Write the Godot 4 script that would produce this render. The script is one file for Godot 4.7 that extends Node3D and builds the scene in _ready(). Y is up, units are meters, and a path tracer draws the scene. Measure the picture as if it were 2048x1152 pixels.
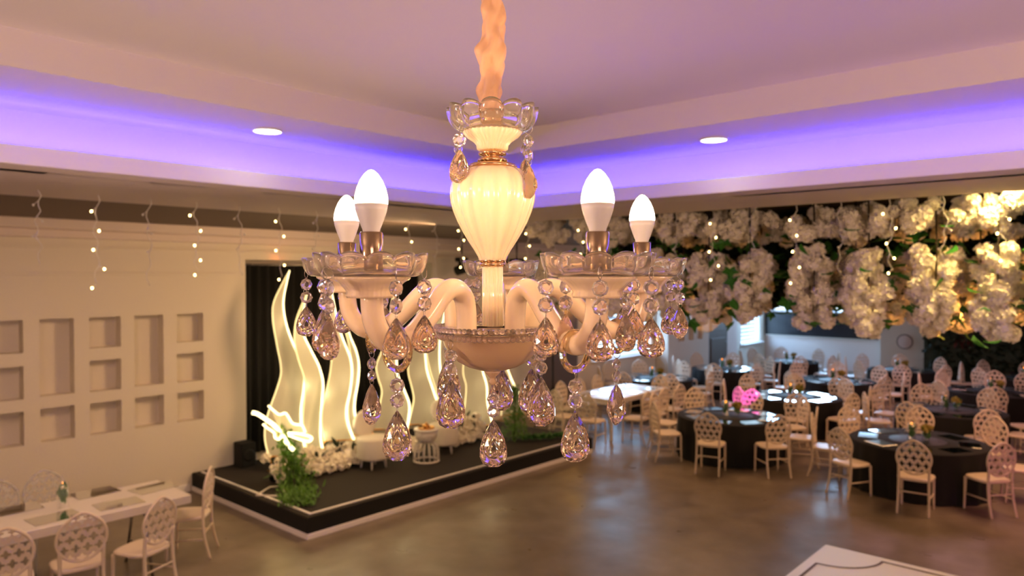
extends Node3D

const EYE := Vector3(0, 2.95, 0)
const YAW := -48.2
const FOCAL := 1466.0          # pixels of the 2048x1152 frame
const HORIZON := 551.0
var F := Vector3(0.7455, 0, -0.6665)
var R := Vector3(0.6665, 0, 0.7455)
var M := {}
var names := {}
var rng := RandomNumberGenerator.new()

# ------------------------------------------------------------------ helpers
func dir_of(px: float) -> Vector3:
	return F + R * ((px - 1024.0) / FOCAL)

func on_z(px: float, py: float, z: float) -> Vector3:
	var d := dir_of(px)
	var t := z / d.z
	return Vector3(d.x * t, EYE.y + (HORIZON - py) / FOCAL * t, z)

func on_h(px: float, py: float, h: float) -> Vector3:
	var t := (EYE.y - h) * FOCAL / (py - HORIZON)
	var d := dir_of(px) * t
	return Vector3(d.x, h, d.z)

func numbered(called: String) -> String:
	var n: int = names.get(called, 0)
	names[called] = n + 1
	return called if n == 0 else "%s_%03d" % [called, n]

func thing(called: String, label: String, category: String, at := Vector3.ZERO, turn := 0.0, group := "") -> Node3D:
	var o := Node3D.new()
	o.name = numbered(called)
	add_child(o)
	o.position = at
	o.rotation.y = turn
	tag(o, label, category, group)
	return o

func tag(o: Node, label: String, category: String, group := "") -> void:
	o.set_meta("label", label)
	o.set_meta("category", category)
	if group:
		o.set_meta("group", group)

func copy_of(src: Node3D, label: String, at: Vector3, turn: float, called := "") -> Node3D:
	var o: Node3D = src.duplicate()
	o.name = numbered(called if called else str(src.name).get_slice("_00", 0))
	add_child(o)
	o.position = at
	o.rotation = Vector3(0, turn, 0)
	o.set_meta("label", label)
	return o

func part(called: String, mesh: Mesh, mat: Material, parent: Node, at := Vector3.ZERO, basis_ := Basis.IDENTITY) -> MeshInstance3D:
	var o := MeshInstance3D.new()
	o.name = called
	o.mesh = mesh
	o.material_override = mat
	o.transform = Transform3D(basis_, at)
	parent.add_child(o, true)
	return o

func struct(called: String, mesh: Mesh, mat: Material, at := Vector3.ZERO) -> MeshInstance3D:
	var o := MeshInstance3D.new()
	o.name = numbered(called)
	o.mesh = mesh
	o.material_override = mat
	o.position = at
	o.set_meta("kind", "structure")
	add_child(o)
	return o

func mat(c: Color, rough := 0.6, metal := 0.0) -> StandardMaterial3D:
	var m := StandardMaterial3D.new()
	m.albedo_color = c
	m.roughness = rough
	m.metallic = metal
	return m

func glow(c: Color, e: float) -> StandardMaterial3D:
	var m := mat(c, 0.5)
	m.emission_enabled = true
	m.emission = c
	m.emission_energy_multiplier = e
	return m

func noise_tex(freq: float, c0: Color, c1: Color, size := 512, oct := 4, sd := 1) -> NoiseTexture2D:
	var n := FastNoiseLite.new()
	n.noise_type = FastNoiseLite.TYPE_SIMPLEX_SMOOTH
	n.frequency = freq
	n.fractal_octaves = oct
	n.seed = sd
	var t := NoiseTexture2D.new()
	t.width = size
	t.height = size
	t.seamless = true
	t.noise = n
	var g := Gradient.new()
	g.set_color(0, c0)
	g.set_color(1, c1)
	t.color_ramp = g
	return t

# --- meshes
func st_new() -> SurfaceTool:
	var st := SurfaceTool.new()
	st.begin(Mesh.PRIMITIVE_TRIANGLES)
	return st

func done(st: SurfaceTool) -> ArrayMesh:
	st.generate_normals()
	st.index()
	return st.commit()

# triangles of one shape; a closed shape is turned so that its faces look outward
func put(st: SurfaceTool, tris: PackedVector3Array, smooth := true, closed := true) -> void:
	var flip := false
	if closed:
		var vol := 0.0
		var c := tris[0]
		for i in range(0, tris.size(), 3):
			vol += (tris[i] - c).dot((tris[i + 1] - c).cross(tris[i + 2] - c))
		flip = vol > 0.0
	st.set_smooth_group(0 if smooth else -1)
	for i in range(0, tris.size(), 3):
		st.add_vertex(tris[i])
		st.add_vertex(tris[i + 2] if flip else tris[i + 1])
		st.add_vertex(tris[i + 1] if flip else tris[i + 2])

func q(t: PackedVector3Array, a: Vector3, b: Vector3, c: Vector3, d: Vector3) -> void:
	t.append_array(PackedVector3Array([a, b, c, a, c, d]))

# rows of points; columns and rows may close on themselves; open ends may be capped
func grid(st: SurfaceTool, rows: Array, wrap_c := true, wrap_r := false, cap := true, smooth := true, closed := true) -> void:
	var t := PackedVector3Array()
	var nr := rows.size()
	for i in (nr if wrap_r else nr - 1):
		var a: PackedVector3Array = rows[i]
		var b: PackedVector3Array = rows[(i + 1) % nr]
		var n := a.size()
		for j in (n if wrap_c else n - 1):
			var k := (j + 1) % n
			q(t, a[j], a[k], b[k], b[j])
	if cap and wrap_c and not wrap_r:
		for e in 2:
			var r: PackedVector3Array = rows[0 if e == 0 else nr - 1]
			var c := Vector3.ZERO
			for p in r:
				c += p
			c /= r.size()
			for j in r.size():
				var k := (j + 1) % r.size()
				if e == 0:
					t.append_array(PackedVector3Array([c, r[k], r[j]]))
				else:
					t.append_array(PackedVector3Array([c, r[j], r[k]]))
	put(st, t, smooth, closed)

func lathe(st: SurfaceTool, prof: Array, n := 32, flute := 0, amp := 0.0, wrap_r := false, smooth := true, off := Vector3.ZERO) -> void:
	var rows := []
	for p in prof:
		var row := PackedVector3Array()
		for j in n:
			var a := TAU * j / n
			var r: float = p.x * (1.0 + (amp * cos(flute * a) if flute else 0.0))
			row.append(off + Vector3(r * sin(a), p.y, r * cos(a)))
		rows.append(row)
	grid(st, rows, true, wrap_r, true, smooth)

func frame_rows(pts: Array, radii: Array, n: int, ry := 1.0) -> Array:
	var rows := []
	var up := Vector3.UP
	for i in pts.size():
		var tan_: Vector3 = (pts[mini(i + 1, pts.size() - 1)] - pts[maxi(i - 1, 0)]).normalized()
		if i == 0 and absf(tan_.dot(up)) > 0.95:
			up = Vector3(0, 0, 1)
		var s := tan_.cross(up).normalized()
		if s.length() < 0.5:
			s = tan_.cross(Vector3(1, 0, 0.3)).normalized()
		up = s.cross(tan_).normalized()
		var row := PackedVector3Array()
		for j in n:
			var a := TAU * j / n
			row.append(pts[i] + (s * cos(a) + up * sin(a) * ry) * radii[i])
		rows.append(row)
	return rows

func tube(st: SurfaceTool, pts: Array, r0: float, r1 := -1.0, n := 8, ry := 1.0) -> void:
	var radii := []
	for i in pts.size():
		radii.append(lerpf(r0, r1 if r1 >= 0.0 else r0, float(i) / maxf(1.0, pts.size() - 1.0)))
	grid(st, frame_rows(pts, radii, n, ry))

func loop_tube(st: SurfaceTool, pts: Array, r: float, n := 8, axis := Vector3(0, 0, 1), smooth := true, flat_k := 1.0) -> void:
	var rows := []
	var m := pts.size()
	for i in m:
		var tan_: Vector3 = (pts[(i + 1) % m] - pts[(i + m - 1) % m]).normalized()
		var s := tan_.cross(axis).normalized()
		var row := PackedVector3Array()
		for j in n:
			var a := TAU * j / n
			row.append(pts[i] + s * cos(a) * r + axis * sin(a) * r * flat_k)
		rows.append(row)
	grid(st, rows, true, true, false, smooth)

func ring_pts(c: Vector3, rx: float, ry: float, u: Vector3, v: Vector3, n: int) -> Array:
	var out := []
	for i in n:
		var a := TAU * i / n
		out.append(c + u * cos(a) * rx + v * sin(a) * ry)
	return out

func spline(pts: Array, per := 6) -> Array:
	var out := []
	for i in pts.size() - 1:
		var p0 = pts[maxi(i - 1, 0)]
		var p1 = pts[i]
		var p2 = pts[i + 1]
		var p3 = pts[mini(i + 2, pts.size() - 1)]
		for k in per:
			var t := float(k) / per
			out.append(p1.cubic_interpolate(p2, p0, p3, t))
	out.append(pts[-1])
	return out

func box(st: SurfaceTool, c: Vector3, s: Vector3, b := Basis.IDENTITY, bev := 0.0) -> void:
	var h := s * 0.5
	if bev <= 0.0:
		var t := PackedVector3Array()
		var p := []
		for i in 8:
			p.append(c + b * Vector3(h.x if i & 1 else -h.x, h.y if i & 2 else -h.y, h.z if i & 4 else -h.z))
		q(t, p[0], p[1], p[3], p[2])
		q(t, p[5], p[4], p[6], p[7])
		q(t, p[4], p[0], p[2], p[6])
		q(t, p[1], p[5], p[7], p[3])
		q(t, p[2], p[3], p[7], p[6])
		q(t, p[4], p[5], p[1], p[0])
		put(st, t, false)
		return
	# bevelled: an eight-sided outline swept through four levels
	var rows := []
	for lv in [[-h.y, bev], [-h.y + bev, 0.0], [h.y - bev, 0.0], [h.y, bev]]:
		var x: float = h.x - lv[1]
		var z: float = h.z - lv[1]
		var row := PackedVector3Array()
		for k in [[x - bev, z], [x, z - bev], [x, -z + bev], [x - bev, -z], [-x + bev, -z], [-x, -z + bev], [-x, z - bev], [-x + bev, z]]:
			row.append(c + b * Vector3(k[0], lv[0], k[1]))
		rows.append(row)
	grid(st, rows, true, false, true, false)

func box_mesh(s: Vector3, c := Vector3.ZERO, bev := 0.0) -> ArrayMesh:
	var st := st_new()
	box(st, c, s, Basis.IDENTITY, bev)
	return done(st)

func span(a: Vector3, b: Vector3, bev := 0.0) -> ArrayMesh:
	return box_mesh((b - a).abs(), (a + b) * 0.5, bev)

func fan(st: SurfaceTool, outline: Array, y0: float, y1: float) -> void:   # flat convex plate lying in x-z
	var rows := []
	for y in [y0, y1]:
		var row := PackedVector3Array()
		for p in outline:
			row.append(Vector3(p.x, y, p.y))
		rows.append(row)
	grid(st, rows, true, false, true, false)

# a flat panel cut out where f(x, y) > 0, with thickness th along z
func cut_panel(st: SurfaceTool, f: Callable, x0: float, x1: float, y0: float, y1: float, n: int, m: int, th: float, bend := 0.0) -> void:
	var val := []
	for i in n + 1:
		var col := PackedFloat32Array()
		for j in m + 1:
			col.append(f.call(lerpf(x0, x1, float(i) / n), lerpf(y0, y1, float(j) / m)))
		val.append(col)
	var h := th * 0.5
	for i in n:
		for j in m:
			var cs := [[i, j], [i + 1, j], [i + 1, j + 1], [i, j + 1]]
			var poly := []
			var cut := []
			for k in 4:
				var a: Array = cs[k]
				var b: Array = cs[(k + 1) % 4]
				var va: float = val[a[0]][a[1]]
				var vb: float = val[b[0]][b[1]]
				var pa := Vector2(lerpf(x0, x1, float(a[0]) / n), lerpf(y0, y1, float(a[1]) / m))
				var pb := Vector2(lerpf(x0, x1, float(b[0]) / n), lerpf(y0, y1, float(b[1]) / m))
				if va <= 0.0:
					poly.append(pa)
				if (va <= 0.0) != (vb <= 0.0):
					var w := va / (va - vb)
					cut.append([poly.size(), va <= 0.0])
					poly.append(pa.lerp(pb, w))
			if poly.size() < 3:
				continue
			var up := func(p: Vector2, z: float) -> Vector3: return Vector3(p.x, p.y, z + bend * p.x * p.x)
			var t := PackedVector3Array()
			for k in range(1, poly.size() - 1):
				t.append_array(PackedVector3Array([up.call(poly[0], h), up.call(poly[k + 1], h), up.call(poly[k], h)]))
				t.append_array(PackedVector3Array([up.call(poly[0], -h), up.call(poly[k], -h), up.call(poly[k + 1], -h)]))
			for c in cut:
				if c[1]:
					var a: Vector2 = poly[c[0]]
					var b: Vector2 = poly[(c[0] + 1) % poly.size()]
					q(t, up.call(a, h), up.call(b, h), up.call(b, -h), up.call(a, -h))
			put(st, t, false, false)

# a wall in the plane z = 0 (front towards +z), holes = [x0, x1, y0, y1, depth]; depth 0 goes through
func holed_wall(x0: float, x1: float, y0: float, y1: float, th: float, holes: Array) -> ArrayMesh:
	var xs := [x0, x1]
	var ys := [y0, y1]
	for h in holes:
		xs.append_array([h[0], h[1]])
		ys.append_array([h[2], h[3]])
	xs.sort()
	ys.sort()
	var st := st_new()
	var t := PackedVector3Array()
	var deep := func(i: int, j: int) -> float:
		if i < 0 or j < 0 or i >= xs.size() - 1 or j >= ys.size() - 1:
			return -1.0
		var cx: float = (xs[i] + xs[i + 1]) * 0.5
		var cy: float = (ys[j] + ys[j + 1]) * 0.5
		for h in holes:
			if cx > h[0] and cx < h[1] and cy > h[2] and cy < h[3]:
				return th if h[4] == 0 else h[4]
		return 0.0
	for i in xs.size() - 1:
		for j in ys.size() - 1:
			if xs[i + 1] - xs[i] < 1e-5 or ys[j + 1] - ys[j] < 1e-5:
				continue
			var d: float = deep.call(i, j)
			var a := Vector3(xs[i], ys[j], -d)
			var b := Vector3(xs[i + 1], ys[j], -d)
			var c := Vector3(xs[i + 1], ys[j + 1], -d)
			var e := Vector3(xs[i], ys[j + 1], -d)
			if d < th:
				q(t, e, c, b, a)
				var back := Vector3(0, 0, -th + d)
				q(t, a + back, b + back, c + back, e + back)
			for s in [[1, 0, b, c], [-1, 0, e, a], [0, 1, c, e], [0, -1, a, b]]:
				var o: float = deep.call(i + s[0], j + s[1])
				if o == -1.0:
					var z0 := Vector3(0, 0, -th + d)
					if d < th:
						q(t, s[2], s[2] + z0, s[3] + z0, s[3])
				elif o < d:
					var z1 := Vector3(0, 0, d - o)
					q(t, s[2], s[3], s[3] + z1, s[2] + z1)
	put(st, t, false, false)
	return done(st)

func scatter(called: String, mesh: Mesh, material: Material, parent: Node, spots: Array) -> MultiMeshInstance3D:
	var mm := MultiMesh.new()
	mm.transform_format = MultiMesh.TRANSFORM_3D
	mm.mesh = mesh
	mm.instance_count = spots.size()
	for i in spots.size():
		mm.set_instance_transform(i, spots[i])
	var o := MultiMeshInstance3D.new()
	o.name = called
	o.multimesh = mm
	o.material_override = material
	o.set_meta("kind", "stuff")
	parent.add_child(o, true)
	return o

func any_basis(scale_ := 1.0) -> Basis:
	return Basis.from_euler(Vector3(rng.randf() * TAU, rng.randf() * TAU, rng.randf() * TAU)).scaled(Vector3.ONE * scale_)

func facing(d: Vector3) -> float:          # turn that brings -z to d
	return atan2(-d.x, -d.z)

func omni(at: Vector3, c: Color, e: float, size := 0.02, parent: Node = null, called := "lamp_light") -> void:
	var l := OmniLight3D.new()
	l.name = numbered(called)
	l.light_color = c
	l.light_energy = e
	l.light_size = size
	l.omni_range = 30
	l.omni_attenuation = 2
	l.shadow_enabled = true
	l.position = at
	(parent if parent else self).add_child(l, true)

func spot(at: Vector3, to: Vector3, c: Color, e: float, angle: float, soft := 0.6, size := 0.04, called := "spot_light") -> void:
	var l := SpotLight3D.new()
	l.name = numbered(called)
	l.light_color = c
	l.light_energy = e
	l.light_size = size
	l.spot_range = 30
	l.spot_attenuation = 2
	l.spot_angle = angle
	l.spot_angle_attenuation = soft
	l.shadow_enabled = true
	l.position = at
	add_child(l)
	l.look_at_from_position(at, to, Vector3.UP if absf((to - at).normalized().y) < 0.95 else Vector3.RIGHT)

func area(at: Vector3, to: Vector3, size: Vector2, c: Color, e: float, called := "area_light", up := Vector3.UP) -> void:
	var l := AreaLight3D.new()
	l.name = numbered(called)
	l.light_color = c
	l.light_energy = e
	l.area_size = size
	l.area_normalize_energy = true
	l.area_range = 40
	l.shadow_enabled = true
	add_child(l)
	l.look_at_from_position(at, to, up)

# ------------------------------------------------------------------ scene
func _ready() -> void:
	rng.seed = 11
	set_camera_and_light()
	set_materials()
	build_shell()
	build_tray_and_lights()
	build_stage()
	build_flames()
	build_stage_things()
	build_chandelier()
	build_chairs_and_tables()
	build_far_end()
	build_flower_canopy()
	build_fairy_lights()

func set_camera_and_light() -> void:
	var cam := Camera3D.new()
	cam.name = "camera"
	cam.position = EYE
	cam.rotation_degrees = Vector3(-0.977, YAW, 0)
	cam.fov = 42.9
	var at := CameraAttributesPhysical.new()
	at.frustum_focal_length = 30.54
	at.frustum_focus_distance = 0.93
	at.exposure_aperture = 8.0
	cam.attributes = at
	cam.fov = 42.9
	add_child(cam)
	var e := Environment.new()
	e.background_mode = Environment.BG_SKY
	var sm := ProceduralSkyMaterial.new()
	sm.sky_top_color = Color(0.62, 0.8, 1.0)
	sm.sky_horizon_color = Color(0.86, 0.95, 1.0)
	sm.ground_horizon_color = Color(0.75, 0.83, 0.88)
	sm.ground_bottom_color = Color(0.55, 0.6, 0.62)
	sm.sky_energy_multiplier = 2.2
	sm.ground_energy_multiplier = 1.6
	var sky := Sky.new()
	sky.sky_material = sm
	e.sky = sky
	e.tonemap_mode = Environment.TONE_MAPPER_LINEAR
	e.tonemap_exposure = 2.2
	e.sdfgi_enabled = true
	e.ssao_enabled = true
	e.ssil_enabled = true
	var we := WorldEnvironment.new()
	we.name = "environment"
	we.environment = e
	add_child(we)
	# daylight entering by the windows (areas stand in the openings, facing in)
	var day := Color(0.62, 0.82, 1.0)
	area(Vector3(15.3, 1.75, -10.4), Vector3(15.3, 1.5, -5), Vector2(2.75, 1.55), day, 5.0, "window_daylight")
	area(Vector3(22.7, 1.55, -10.4), Vector3(22.5, 1.4, -5), Vector2(1.55, 1.5), day, 4.0, "window_daylight")
	area(Vector3(23.75, 2.5, -8.15), Vector3(15, 0.8, -7), Vector2(3.2, 1.3), day, 6.0, "window_daylight")
	# hall lamps: ceiling panels of the room behind the camera and over the dining tables
	area(Vector3(-1.6, 3.9, 2.6), Vector3(1.5, 0, -3.0), Vector2(1.6, 1.6), Color(1.0, 0.80, 0.74), 3.0, "hall_light", Vector3.RIGHT)
	omni(Vector3(-1.9, 3.05, -1.6), Color(1.0, 0.86, 0.74), 1.25, 0.15, null, "chandelier_light")
	omni(Vector3(1.9, 3.05, 2.0), Color(1.0, 0.84, 0.66), 1.4, 0.15, null, "chandelier_light")
	# floor uplighters under the tray, below the frame, that wash the white ceiling
	spot(Vector3(1.7, 0.15, -2.9), Vector3(1.5, 4.0, -3.0), Color(1.0, 0.84, 0.77), 2.2, 35, 1.0, 0.1, "uplighter")
	spot(Vector3(3.1, 0.15, -1.2), Vector3(3.1, 4.0, -1.1), Color(0.90, 0.70, 0.98), 1.8, 35, 1.0, 0.1, "uplighter")
	area(Vector3(11.5, 3.5, -1.4), Vector3(11.5, 0, -3.4), Vector2(2.4, 2.4), Color(1.0, 0.75, 0.52), 6.6, "hall_light", Vector3.RIGHT)
	area(Vector3(11.5, 3.5, -6.2), Vector3(11.5, 0, -6.2), Vector2(2.0, 2.0), Color(1.0, 0.76, 0.52), 3.6, "hall_light", Vector3.RIGHT)
	area(Vector3(16.5, 3.5, -3.5), Vector3(16.5, 0, -3.6), Vector2(2.4, 2.4), Color(1.0, 0.72, 0.72), 3.4, "hall_light", Vector3.RIGHT)
	area(Vector3(2.2, 3.45, -6.9), Vector3(2.2, 0.0, -7.4), Vector2(1.6, 0.5), Color(1.0, 0.80, 0.66), 1.8, "hall_light", Vector3.RIGHT)
	area(Vector3(6.2, 3.45, -6.7), Vector3(3.2, 1.0, -9.9), Vector2(0.7, 0.7), Color(1.0, 0.80, 0.56), 4.0, "hall_light")

func set_materials() -> void:
	M.white = mat(Color(0.94, 0.92, 0.92), 0.75)
	M.ceiling = mat(Color(0.86, 0.82, 0.81), 0.8)
	M.wall = mat(Color(0.84, 0.80, 0.75), 0.8)
	M.wall.heightmap_enabled = true
	M.wall.heightmap_texture = noise_tex(0.05, Color.BLACK, Color.WHITE, 512, 4, 3)
	M.wall.heightmap_scale = 0.15
	M.wall.uv1_triplanar = true
	M.wall.uv1_scale = Vector3.ONE * 1.6
	M.taupe = mat(Color(0.42, 0.35, 0.31), 0.8)
	M.soffit = mat(Color(0.84, 0.78, 0.76), 0.75)
	M.charcoal = mat(Color(0.12, 0.11, 0.10), 0.8)
	M.floor = mat(Color(1, 1, 1), 0.3)
	M.floor.albedo_texture = noise_tex(0.008, Color(0.44, 0.395, 0.345), Color(0.54, 0.49, 0.435), 1024, 6, 5)
	M.floor.roughness = 1.0
	M.floor.roughness_texture = noise_tex(0.012, Color(0.26, 0.26, 0.26), Color(0.46, 0.46, 0.46), 512, 5, 8)
	M.floor.uv1_triplanar = true
	M.floor.uv1_world_triplanar = true
	M.floor.uv1_scale = Vector3.ONE * 0.22
	M.carpet = mat(Color(0.17, 0.135, 0.11), 0.95)
	M.carpet.albedo_texture = noise_tex(0.15, Color(0.7, 0.7, 0.7), Color(1, 1, 1), 512, 3, 9)
	M.carpet.uv1_triplanar = true
	M.carpet.uv1_scale = Vector3.ONE * 2.0
	M.black = mat(Color(0.03, 0.026, 0.024), 0.8)
	M.curtain = mat(Color(0.035, 0.028, 0.025), 0.8)
	M.curtain.rim_enabled = true
	M.curtain.rim = 0.15
	M.gold = mat(Color(0.83, 0.62, 0.36), 0.28, 1.0)
	M.rosegold = mat(Color(0.90, 0.74, 0.56), 0.14, 1.0)
	M.socket = mat(Color(0.66, 0.57, 0.48), 0.12, 1.0)
	M.chrome = mat(Color(0.80, 0.78, 0.76), 0.15, 1.0)
	M.steel = mat(Color(0.55, 0.53, 0.52), 0.3, 1.0)
	M.resin = mat(Color(0.87, 0.80, 0.72), 0.38)
	M.lacquer = mat(Color(0.86, 0.83, 0.80), 0.36)
	M.cloth = mat(Color(0.055, 0.048, 0.048), 0.9)
	M.tray = mat(Color(0.03, 0.03, 0.03), 0.55)
	M.mirror = mat(Color(0.93, 0.94, 0.93), 0.04, 1.0)
	M.leaf = mat(Color(0.17, 0.42, 0.12), 0.5)
	M.leaf.backlight_enabled = true
	M.leaf.backlight = Color(0.06, 0.12, 0.03)
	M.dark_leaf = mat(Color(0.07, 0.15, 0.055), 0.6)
	M.fern = mat(Color(0.30, 0.47, 0.15), 0.55)
	M.fern.backlight_enabled = true
	M.fern.backlight = Color(0.3, 0.4, 0.1)
	M.petal = mat(Color(0.96, 0.93, 0.88), 0.7)
	M.petal.backlight_enabled = true
	M.petal.backlight = Color(0.5, 0.46, 0.4)
	M.bark = mat(Color(0.14, 0.09, 0.06), 0.85)
	M.tulle = mat(Color(0.86, 0.85, 0.79), 0.8)
	M.tulle.backlight_enabled = true
	M.tulle.backlight = Color(0.9, 0.88, 0.8)
	M.neon = glow(Color(1.0, 0.91, 0.66), 1.9)
	M.neon_soft = glow(Color(1.0, 0.92, 0.66), 0.55)
	M.upholstery = mat(Color(0.86, 0.83, 0.78), 0.65)
	M.blue_led = glow(Color(0.22, 0.16, 1.0), 1.5)
	M.lamp = glow(Color(1.0, 0.95, 0.86), 6.0)
	M.fairy = glow(Color(1.0, 0.83, 0.5), 8.0)
	M.wire = mat(Color(0.92, 0.90, 0.88), 0.5)
	M.flame = glow(Color(1.0, 0.55, 0.2), 5.0)
	M.cream = mat(Color(0.93, 0.85, 0.71), 0.2)
	M.cream.clearcoat_enabled = true
	M.cream.clearcoat = 0.8
	M.cream.clearcoat_roughness = 0.05
	M.cream.subsurf_scatter_enabled = true
	M.cream.subsurf_scatter_strength = 0.15
	M.blush = mat(Color(0.97, 0.86, 0.72), 0.1)
	M.blush.clearcoat_enabled = true
	M.blush.clearcoat = 0.8
	M.blush.clearcoat_roughness = 0.04
	M.satin = mat(Color(0.90, 0.70, 0.54), 0.5)
	M.satin.rim_enabled = true
	M.satin.rim = 0.5
	M.bulb_white = mat(Color(0.82, 0.80, 0.80), 0.4)
	M.bulb = glow(Color(1.0, 0.92, 0.80), 3.2)
	M.bowl = mat(Color(0.79, 0.65, 0.50), 0.16)
	M.bowl.clearcoat_enabled = true
	M.bowl.clearcoat = 0.9
	M.glass = solid_glass(Color(1.0, 0.955, 0.89, 0.09))
	M.ring = solid_glass(Color(1.0, 0.90, 0.72, 0.03))
	M.amber = solid_glass(Color(1.0, 0.90, 0.80, 0.03))
	M.bead = solid_glass(Color(0.99, 0.95, 0.93, 0.06))
	M.pane = mat(Color(0.9, 0.96, 0.95, 0.025), 0.02)
	M.pane.transparency = BaseMaterial3D.TRANSPARENCY_ALPHA
	M.globe = mat(Color(1.0, 0.97, 0.92, 0.02), 0.02)
	M.globe.transparency = BaseMaterial3D.TRANSPARENCY_ALPHA
	M.acrylic = mat(Color(0.82, 0.80, 0.80, 0.38), 0.1)
	M.acrylic.transparency = BaseMaterial3D.TRANSPARENCY_ALPHA
	M.blind = mat(Color(0.62, 0.70, 0.76), 0.6)
	M.navy = mat(Color(0.07, 0.08, 0.13), 0.35)
	M.brown_line = mat(Color(0.30, 0.17, 0.09), 0.5)
	M.door = mat(Color(0.34, 0.28, 0.24), 0.55)
	M.shade = glow(Color(1.0, 0.78, 0.35), 1.8)
	M.wax = mat(Color(0.9, 0.86, 0.75), 0.5)

func solid_glass(c: Color) -> StandardMaterial3D:
	var m := mat(c, 0.0)
	m.transparency = BaseMaterial3D.TRANSPARENCY_ALPHA
	m.refraction_enabled = true
	m.refraction_scale = 0.055
	return m

# ------------------------------------------------------------------ room
func build_shell() -> void:
	struct("floor", span(Vector3(-3.2, -0.2, -10.6), Vector3(24.6, 0, 4.3)), M.floor)
	# wall with niches and the curtain opening, then windows further along
	var holes := []
	var tall := [[1.51, 2.43], [0.965, 1.365]]
	var short := [[2.045, 2.43], [1.50, 1.89], [0.96, 1.36]]
	var cols := [[2.20, short], [2.735, tall], [3.272, short], [3.804, tall], [4.346, short]]
	for c in cols:
		for r in c[1]:
			holes.append([c[0], c[0] + 0.366, r[0], r[1], 0.17])
	holes.append([5.34, 8.95, 0.05, 3.18, 0.42])
	holes.append([13.9, 16.7, 0.93, 2.5, 0])
	holes.append([21.9, 23.5, 0.76, 2.3, 0])
	struct("wall_north", holed_wall(-3.2, 24.6, 0, 3.75, 0.5, holes), M.wall, Vector3(0, 0, -9.95))
	struct("wall_west", span(Vector3(-3.2, 0, -10.45), Vector3(-3.0, 4.2, 4.3)), M.wall)
	struct("wall_south", span(Vector3(-3.2, 0, 4.1), Vector3(24.6, 4.2, 4.3)), M.wall)
	# far wall: low white part, window band above it
	var far := holed_wall(-9.95, 4.3, 0, 3.75, 0.4, [[-9.9, -6.45, 1.78, 3.2, 0]])
	var fw := struct("wall_east", far, M.white, Vector3(23.8, 0, 0))
	fw.rotation.y = -PI / 2
	struct("baseboard_north", span(Vector3(-3.0, 0, -9.95), Vector3(4.5, 0.1, -9.93)), M.white)
	# crown mouldings of the niche wall
	struct("trim_1", span(Vector3(-3.0, 3.40, -9.95), Vector3(23.8, 3.50, -9.86), 0.01), M.soffit)
	struct("trim_2", span(Vector3(-3.0, 3.50, -9.95), Vector3(23.8, 3.63, -9.76), 0.015), M.soffit)
	struct("trim_3", span(Vector3(-3.0, 3.28, -9.95), Vector3(23.8, 3.30, -9.925)), M.wall)
	struct("trim_4", span(Vector3(-3.0, 2.95, -9.95), Vector3(5.2, 2.99, -9.935), 0.004), M.wall)
	# flat ceilings outside the tray
	struct("ceiling", span(Vector3(-3.2, 3.62, -10.45), Vector3(24.6, 3.75, -6.5)), M.taupe)
	struct("ceiling", span(Vector3(5.7, 3.62, -6.5), Vector3(24.6, 3.75, 4.3)), M.charcoal)
	struct("trim_5", span(Vector3(-3.0, 3.56, -6.55), Vector3(6.9, 3.66, -5.3), 0.01), M.soffit)

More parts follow.
